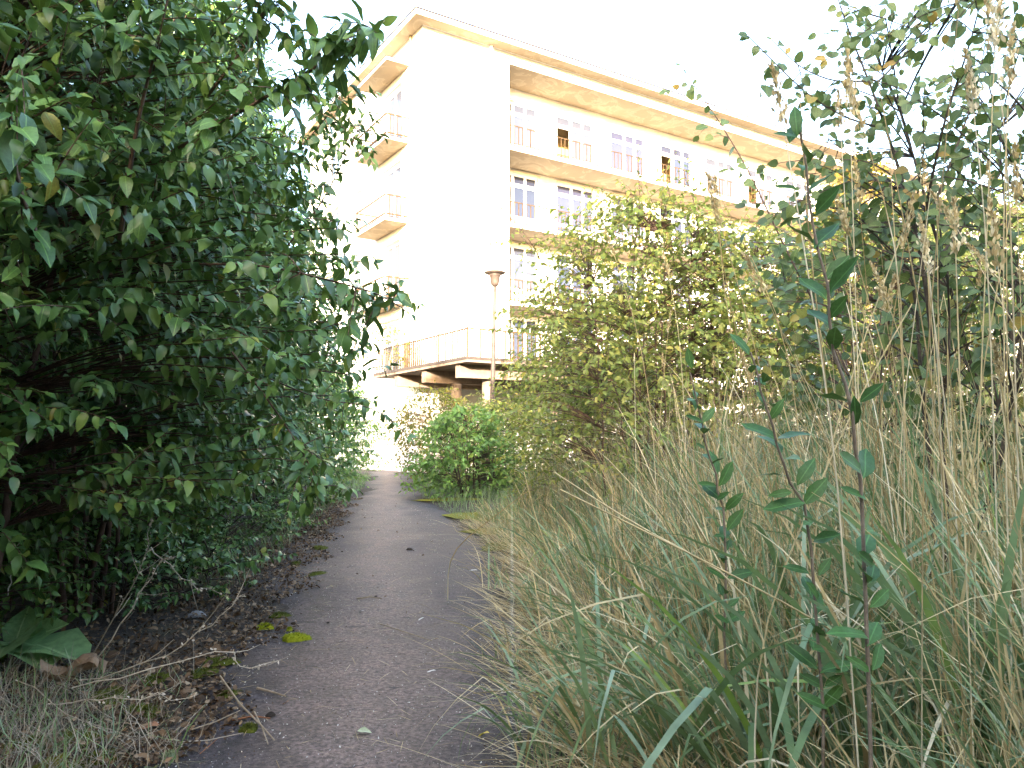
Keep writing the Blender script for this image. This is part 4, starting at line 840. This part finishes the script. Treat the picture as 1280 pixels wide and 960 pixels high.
def debris():
    rng = np.random.default_rng(94)
    def leaf_at(px, py, size, shape, mat, label, name='fallen_leaf', group=None, rz=None, tilt=0.25, z=0.035, kind=0):
        p = gnd(px, py, z); o = link(name, leaf_mesh(shape, kind, mat)); o.location = tuple(p); o.scale = (size,)*3
        o.rotation_euler = (rng.normal(0, tilt), rng.normal(0, tilt), rng.random()*6.28 if rz is None else rz); tag(o, label, 'leaf', group); return o
    pale = leaf_mat('pale_leaf', [(0, (0.3, 0.36, 0.2)), (1, (0.45, 0.5, 0.32))], 0.5, 0.2); yel = leaf_mat('yellow_leaf', [(0, (0.55, 0.4, 0.03)), (1, (0.6, 0.45, 0.04))], 0.45, 0.2)
    rust = leaf_mat('rust_leaf', [(0, (0.28, 0.12, 0.06)), (1, (0.36, 0.18, 0.1))], 0.6, 0.1)
    leaf_at(446, 914, 0.07, 'ovate', pale, 'pale green curled fallen leaf near the bottom of the path', rz=-1.9)
    leaf_at(612, 916, 0.06, 'ovate', yel, 'yellow fallen leaf at the lower right of the path', rz=1.4)
    leaf_at(200, 905, 0.09, 'round', rust, 'rust brown fallen leaf by the moss at the lower left', rz=2.2)
    leaf_at(290, 722, 0.12, 'round', pale, 'pale green leaf on the brown litter', rz=1.0)
    leaf_at(203, 757, 0.07, 'ovate', pale, 'small bright green leaf in the litter', rz=2.0)
    leaf_at(362, 876, 0.06, 'lance', rust, 'reddish sliver of bark on the path', 'bark_chip', rz=1.6)
    for i, (x, y, s) in enumerate(((455, 763, .06), (597, 713, .08), (545, 838, .05), (530, 772, .045), (440, 762, .03))):
        leaf_at(x, y, s, 'lance', M['paper'], ['white curled scrap left of the path middle', 'white scrap at the right edge of the path', 'thin whitish scrap on the lower path', 'faint pale scrap on the path', 'narrow white scrap beside the curled one'][i], 'scrap', rz=1.4+0.2*i)
    for i in range(210):
        if i < 150:
            Y = 3.1+8*rng.random()**1.3; X = path_x(Y)-0.75-rng.random()*1.5; size = rng.uniform(0.035, 0.075); lab = 'small brown dead leaf in the litter under the left hedge'; gr = 'dead leaves in the left litter'
        else:
            Y = 3.2+12*rng.random(); X = path_x(Y)+rng.uniform(-0.75, 0.75); size = rng.uniform(0.015, 0.04); lab = 'small dry crumpled leaf lying on the path'; gr = 'dry leaves on the path'
        o = link('fallen_leaf', leaf_mesh(['ovate', 'round', 'lance'][i % 3], i % 2, M['dead_leaf'])); o.location = (X, Y, 0.03+0.025*rng.random()); o.scale = (size,)*3
        o.rotation_euler = (rng.normal(0, 0.5), rng.normal(0, 0.5), rng.random()*6.28); tag(o, lab, 'leaf', gr)
    # crumbs of leaf and twig nobody could count
    n = 20000; Y = 3.0+14*rng.random(n)**1.4; X = path_x(Y)-0.55-np.abs(rng.normal(0.1, 0.8, n))+0.15*np.sin(Y*4)
    D = rng.normal(0, 1, (n, 3))*np.array([1, 1, 0.35]); Nn = np.array([0, 0, 1.0])+rng.normal(0, 0.5, (n, 3)); sc = 0.008+0.042*rng.random(n)**1.6
    V, T = bulk('', TM['ovate'][1], frames(D, Nn), np.stack([X, Y, 0.01+0.035*rng.random(n)], 1), sc, None)
    tag(link('litter', mesh_np('litter', V, T, M['dead_leaf'])), 'brown leaf litter under the left hedge', 'litter', None, 'stuff')
    n = 3600; Y = 3.0+16*rng.random(n)**1.4; X = path_x(Y)-0.85+1.75*rng.random(n)**1.7
    D = rng.normal(0, 1, (n, 3))*np.array([1, 1, 0.2]); Nn = np.array([0, 0, 1.0])+rng.normal(0, 0.4, (n, 3)); sc = rng.uniform(0.004, 0.015, n)
    V, T = bulk('', TM['lance'][1], frames(D, Nn), np.stack([X, Y, np.full(n, 0.027)], 1), sc, None)
    tag(link('path_crumbs', mesh_np('path_crumbs', V, T, M['dead_leaf'])), 'dark crumbs strewn over the path', 'litter', None, 'stuff')
    n = 900; Y = 3.0+9*rng.random(n)**1.4; X = path_x(Y)+rng.uniform(-1.6, 0.9, n); a = rng.random(n)*6.28
    V, Q = blades(np.stack([X, Y, np.full(n, 0.03)], 1), rng.uniform(0.03, 0.16, n), np.full(n, 0.0022), a, np.full(n, 1.5), rng.uniform(0, 0.15, n), rng, 3)
    tag(link('straw_bits', mesh_np('straw_bits', V, Q, M['grass_dry'], True, 4)), 'bits of straw and needles scattered on the path', 'straw', None, 'stuff')
    n = 4200; Y = 2.9+12*rng.random(n)**1.6; X = path_x(Y)+rng.uniform(-0.85, 0.85, n); D = rng.normal(0, 1, (n, 3)); sc = 0.003+0.008*rng.random(n)**4
    V, T = bulk('', TM['small'][1], frames(D, rng.normal(0, 1, (n, 3))), np.stack([X, Y, np.full(n, 0.026)], 1), sc, None)
    tag(link('grit', mesh_np('grit', V, T, M['paper'])), 'pale grit scattered over the dark path', 'grit', None, 'stuff')
    # single sticks
    def stick(pts, r, mat, label, name='stick', z=0.035):
        P = np.array([gnd(x, y, z+dz) for x, y, dz in pts]); base = P[0].copy(); t = link(name, tubes_mesh(name, [(P-base, np.linspace(r, r*0.6, len(P)))], mat, 6)); t.location = tuple(base); tag(t, label, 'stick')
    stick([(322, 860, 0), (340, 865, 0), (357, 870, .005)], 0.007, M['stick'], 'short pale broken stick on the left of the path')
    stick([(475, 780, 0), (510, 791, 0), (540, 801, 0)], 0.0035, M['stick'], 'thin straw stem lying in the middle of the path')
    stick([(446, 748, 0), (462, 746, 0), (477, 748, 0)], 0.006, M['stick'], 'short brown twig across the path')
    stick([(275, 845, .03), (300, 880, .03), (325, 905, .015), (343, 925, 0)], 0.005, M['stick'], 'longest of the crossed dry stems over the dull moss')
    stick([(290, 900, 0), (318, 895, .01), (338, 898, 0)], 0.005, M['stick_red'], 'reddish twig under the crossed dry stems')
    stick([(318, 890, .02), (328, 910, .01), (335, 930, 0)], 0.004, M['stick'], 'shorter of the crossed dry stems over the dull moss')
    stick([(250, 942, 0), (262, 932, .005), (273, 922, 0)], 0.0025, M['stick_red'], 'pine needle pair near the bottom left of the path')
    stick([(240, 912, .01), (270, 902, .015), (300, 888, .02)], 0.003, M['stick'], 'thin grey stem left of the crossed stems')
    # dry weed stalks at the lower left, each bending its own way
    def weed(pts, label, side=5, r=0.0036):
        P = np.array([at(x, y, Y) for x, y, Y in pts]); P[:, 2] = np.maximum(P[:, 2], 0.02); base = P[0]*np.array([1, 1, 0])
        s = np.linspace(0, 1, len(P)); tt = np.linspace(0, 1, 12); Q = np.stack([np.interp(tt, s, P[:, k]) for k in range(3)], 1)
        Q[1:] += rng.normal(0, 0.007, (11, 3)); t = thing('dry_weed', label, 'dry weed', base, 0, 'dry weeds at the lower left'); link('stem', tubes_mesh('stem', [(Q-base, np.linspace(r, r*0.45, 12))], M['weed_dry'], 5), t)
        lst = []
        for i in range(side):
            k = rng.integers(3, 11); d = norm(Q[k]-Q[k-1])+rng.normal(0, 0.6, 3); l = rng.uniform(0.05, 0.18); lst.append((np.array([Q[k], Q[k]+d*l*0.5, Q[k]+d*l+np.array([0, 0, 0.02])])-base, np.array([0.002, 0.0016, 0.001])))
        [link('side_shoot', tubes_mesh('side_shoot', [q_], M['weed_dry'], 4), t) for q_ in lst]
        n = 40; f = rng.random(n); q = np.stack([np.interp(0.35+0.65*f, tt, Q[:, k]) for k in range(3)], 1)+rng.normal(0, 0.006, (n, 3))
        V, T = bulk('', TM['small'][0], frames(rng.normal(0, 1, (n, 3)), rng.normal(0, 1, (n, 3))), q-base, rng.uniform(0.008, 0.02, n), None); link('dry_pods', mesh_np('dry_pods', V, T, M['weed_dry']), t, None, 'stuff')
    weed([(105, 830, 4.2), (150, 760, 4.1), (185, 690, 4.1), (190, 642, 4.1)], 'tallest dry weed at the lower left, upright with a hooked tip')
    weed([(110, 840, 4.15), (160, 765, 4.05), (200, 700, 4.0), (218, 697, 4.0)], 'dry weed bent to the right behind the tallest one')
    weed([(189, 684, 4.1), (215, 710, 4.2), (248, 738, 4.5), (275, 740, 4.6)], 'broken weed stem hanging down from the tallest one', 1)
    weed([(10, 745, 4.4), (18, 700, 4.4), (27, 662, 4.4)], 'dry weed at the left picture edge with a white tip', 1)
    weed([(100, 850, 3.9), (200, 825, 3.8), (270, 775, 3.8), (308, 740, 3.8)], 'long dry weed reaching up to the right over the litter', 3)
    weed([(90, 860, 3.7), (180, 840, 3.6), (290, 810, 3.6), (300, 838, 3.6), (348, 822, 3.7)], 'dry weed zigzagging over the moss patches', 2, 0.003)
    weed([(60, 880, 3.5), (150, 870, 3.4), (250, 872, 3.4)], 'low dry weed lying across the moss at the lower left', 4, 0.003)
    weed([(20, 850, 3.6), (100, 900, 3.3), (170, 925, 3.25), (235, 930, 3.2)], 'arched dry weed near the bottom left', 5, 0.003)
    n = 1700; x = rng.uniform(-20, 250, n)*rng.random(n)**0.5; y = 845+150*rng.random(n)
    b = np.array([gnd(a, c) for a, c in zip(x, y)])
    for nm, mt, k in (('dry_undergrowth', 'grass_grey', 0), ('green_undergrowth', 'grass_green', 1)):
        s = (np.arange(n) % 5 < 4) if k == 0 else (np.arange(n) % 5 == 4); q = s.sum()
        V, Q = blades(b[s], rng.uniform(0.05, 0.3, q), rng.uniform(0.0018, 0.004, q)*(1+k), rng.random(q)*6.28, rng.uniform(0.3, 1.4, q), rng.uniform(-0.3, 0.9, q), rng, 5, (rng.uniform(-1, 1, q), rng.uniform(0.3, 0.8, q)))
        tag(link(nm, mesh_np(nm, V, Q, M[mt], True, 4)), 'tangle of thin dead stems at the bottom left corner' if k == 0 else 'thin green shoots among the dead stems at the bottom left', 'undergrowth', None, 'stuff')
    # broad burdock leaves at the left edge
    base = gnd(20, 815, 0.07); t = thing('burdock_plant', 'broad green basal leaves of a burdock at the left edge', 'plant', base, 0)
    V0, T0 = leaf_template(0.62, 0.12, 0.18, 0.42, 1.6)
    for i, (tx, ty, tz, l) in enumerate(((108, 800, .1, 1), (75, 772, .17, 1), (40, 790, .14, 1), (-20, 800, .18, 1), (60, 815, .06, 1), (30, 755, .2, 1))):
        tip = gnd(tx, ty, tz+0.1); d = tip-(base+np.array([0, 0, 0.03])); L = max(0.28, np.linalg.norm(d)); Rm = frames(norm(d)[None], np.array([[0.3*math.sin(i*2), -0.3+0.3*math.cos(i*3), 1.0]]))[0]
        Vn, Tn = V0.copy(), T0; m = np.eye(4); m[:3, :3] = Rm*L; m[:3, 3] = (0, 0, 0.03); link('leaf', leaf_mesh_b(V0, T0), t, Matrix(m.tolist()))
    # crumpled brown leaf beside it
    p = gnd(95, 845, 0.03); V = []; Q = []; n = 12
    for j in range(n):
        for i in range(n):
            a, c = i/(n-1)-0.5, j/(n-1)-0.5; r = 1-0.5*(a*a+c*c)+0.12*math.sin(9*a+4*c); V.append((0.34*a*r, 0.2*c*r, 0.045+0.035*math.sin(7*a+2*c)+0.03*math.sin(9*c-4*a)+0.02*rng.normal()*0.4))
    for j in range(n-1):
        for i in range(n-1): k = j*n+i; Q.append((k, k+1, k+n+1, k+n))
    o = link('crumpled_leaf', mesh_np('crumpled_leaf', np.array(V), np.array(Q), rough_mat('crumpled_leaf', (0.2, 0.13, 0.08), (0.36, 0.26, 0.18), 12, 0.75, 0.5, 60), True, 4)); o.location = tuple(p); o.rotation_euler = (0, 0, 0.1); tag(o, 'large crumpled tan dead leaf beside the burdock', 'leaf')
_B = []
def leaf_mesh_b(V, T):
    if not _B: _B.append(mesh_np('leaf', V, T, M['burdock']))
    return _B[0]
debris()
flush_plants()
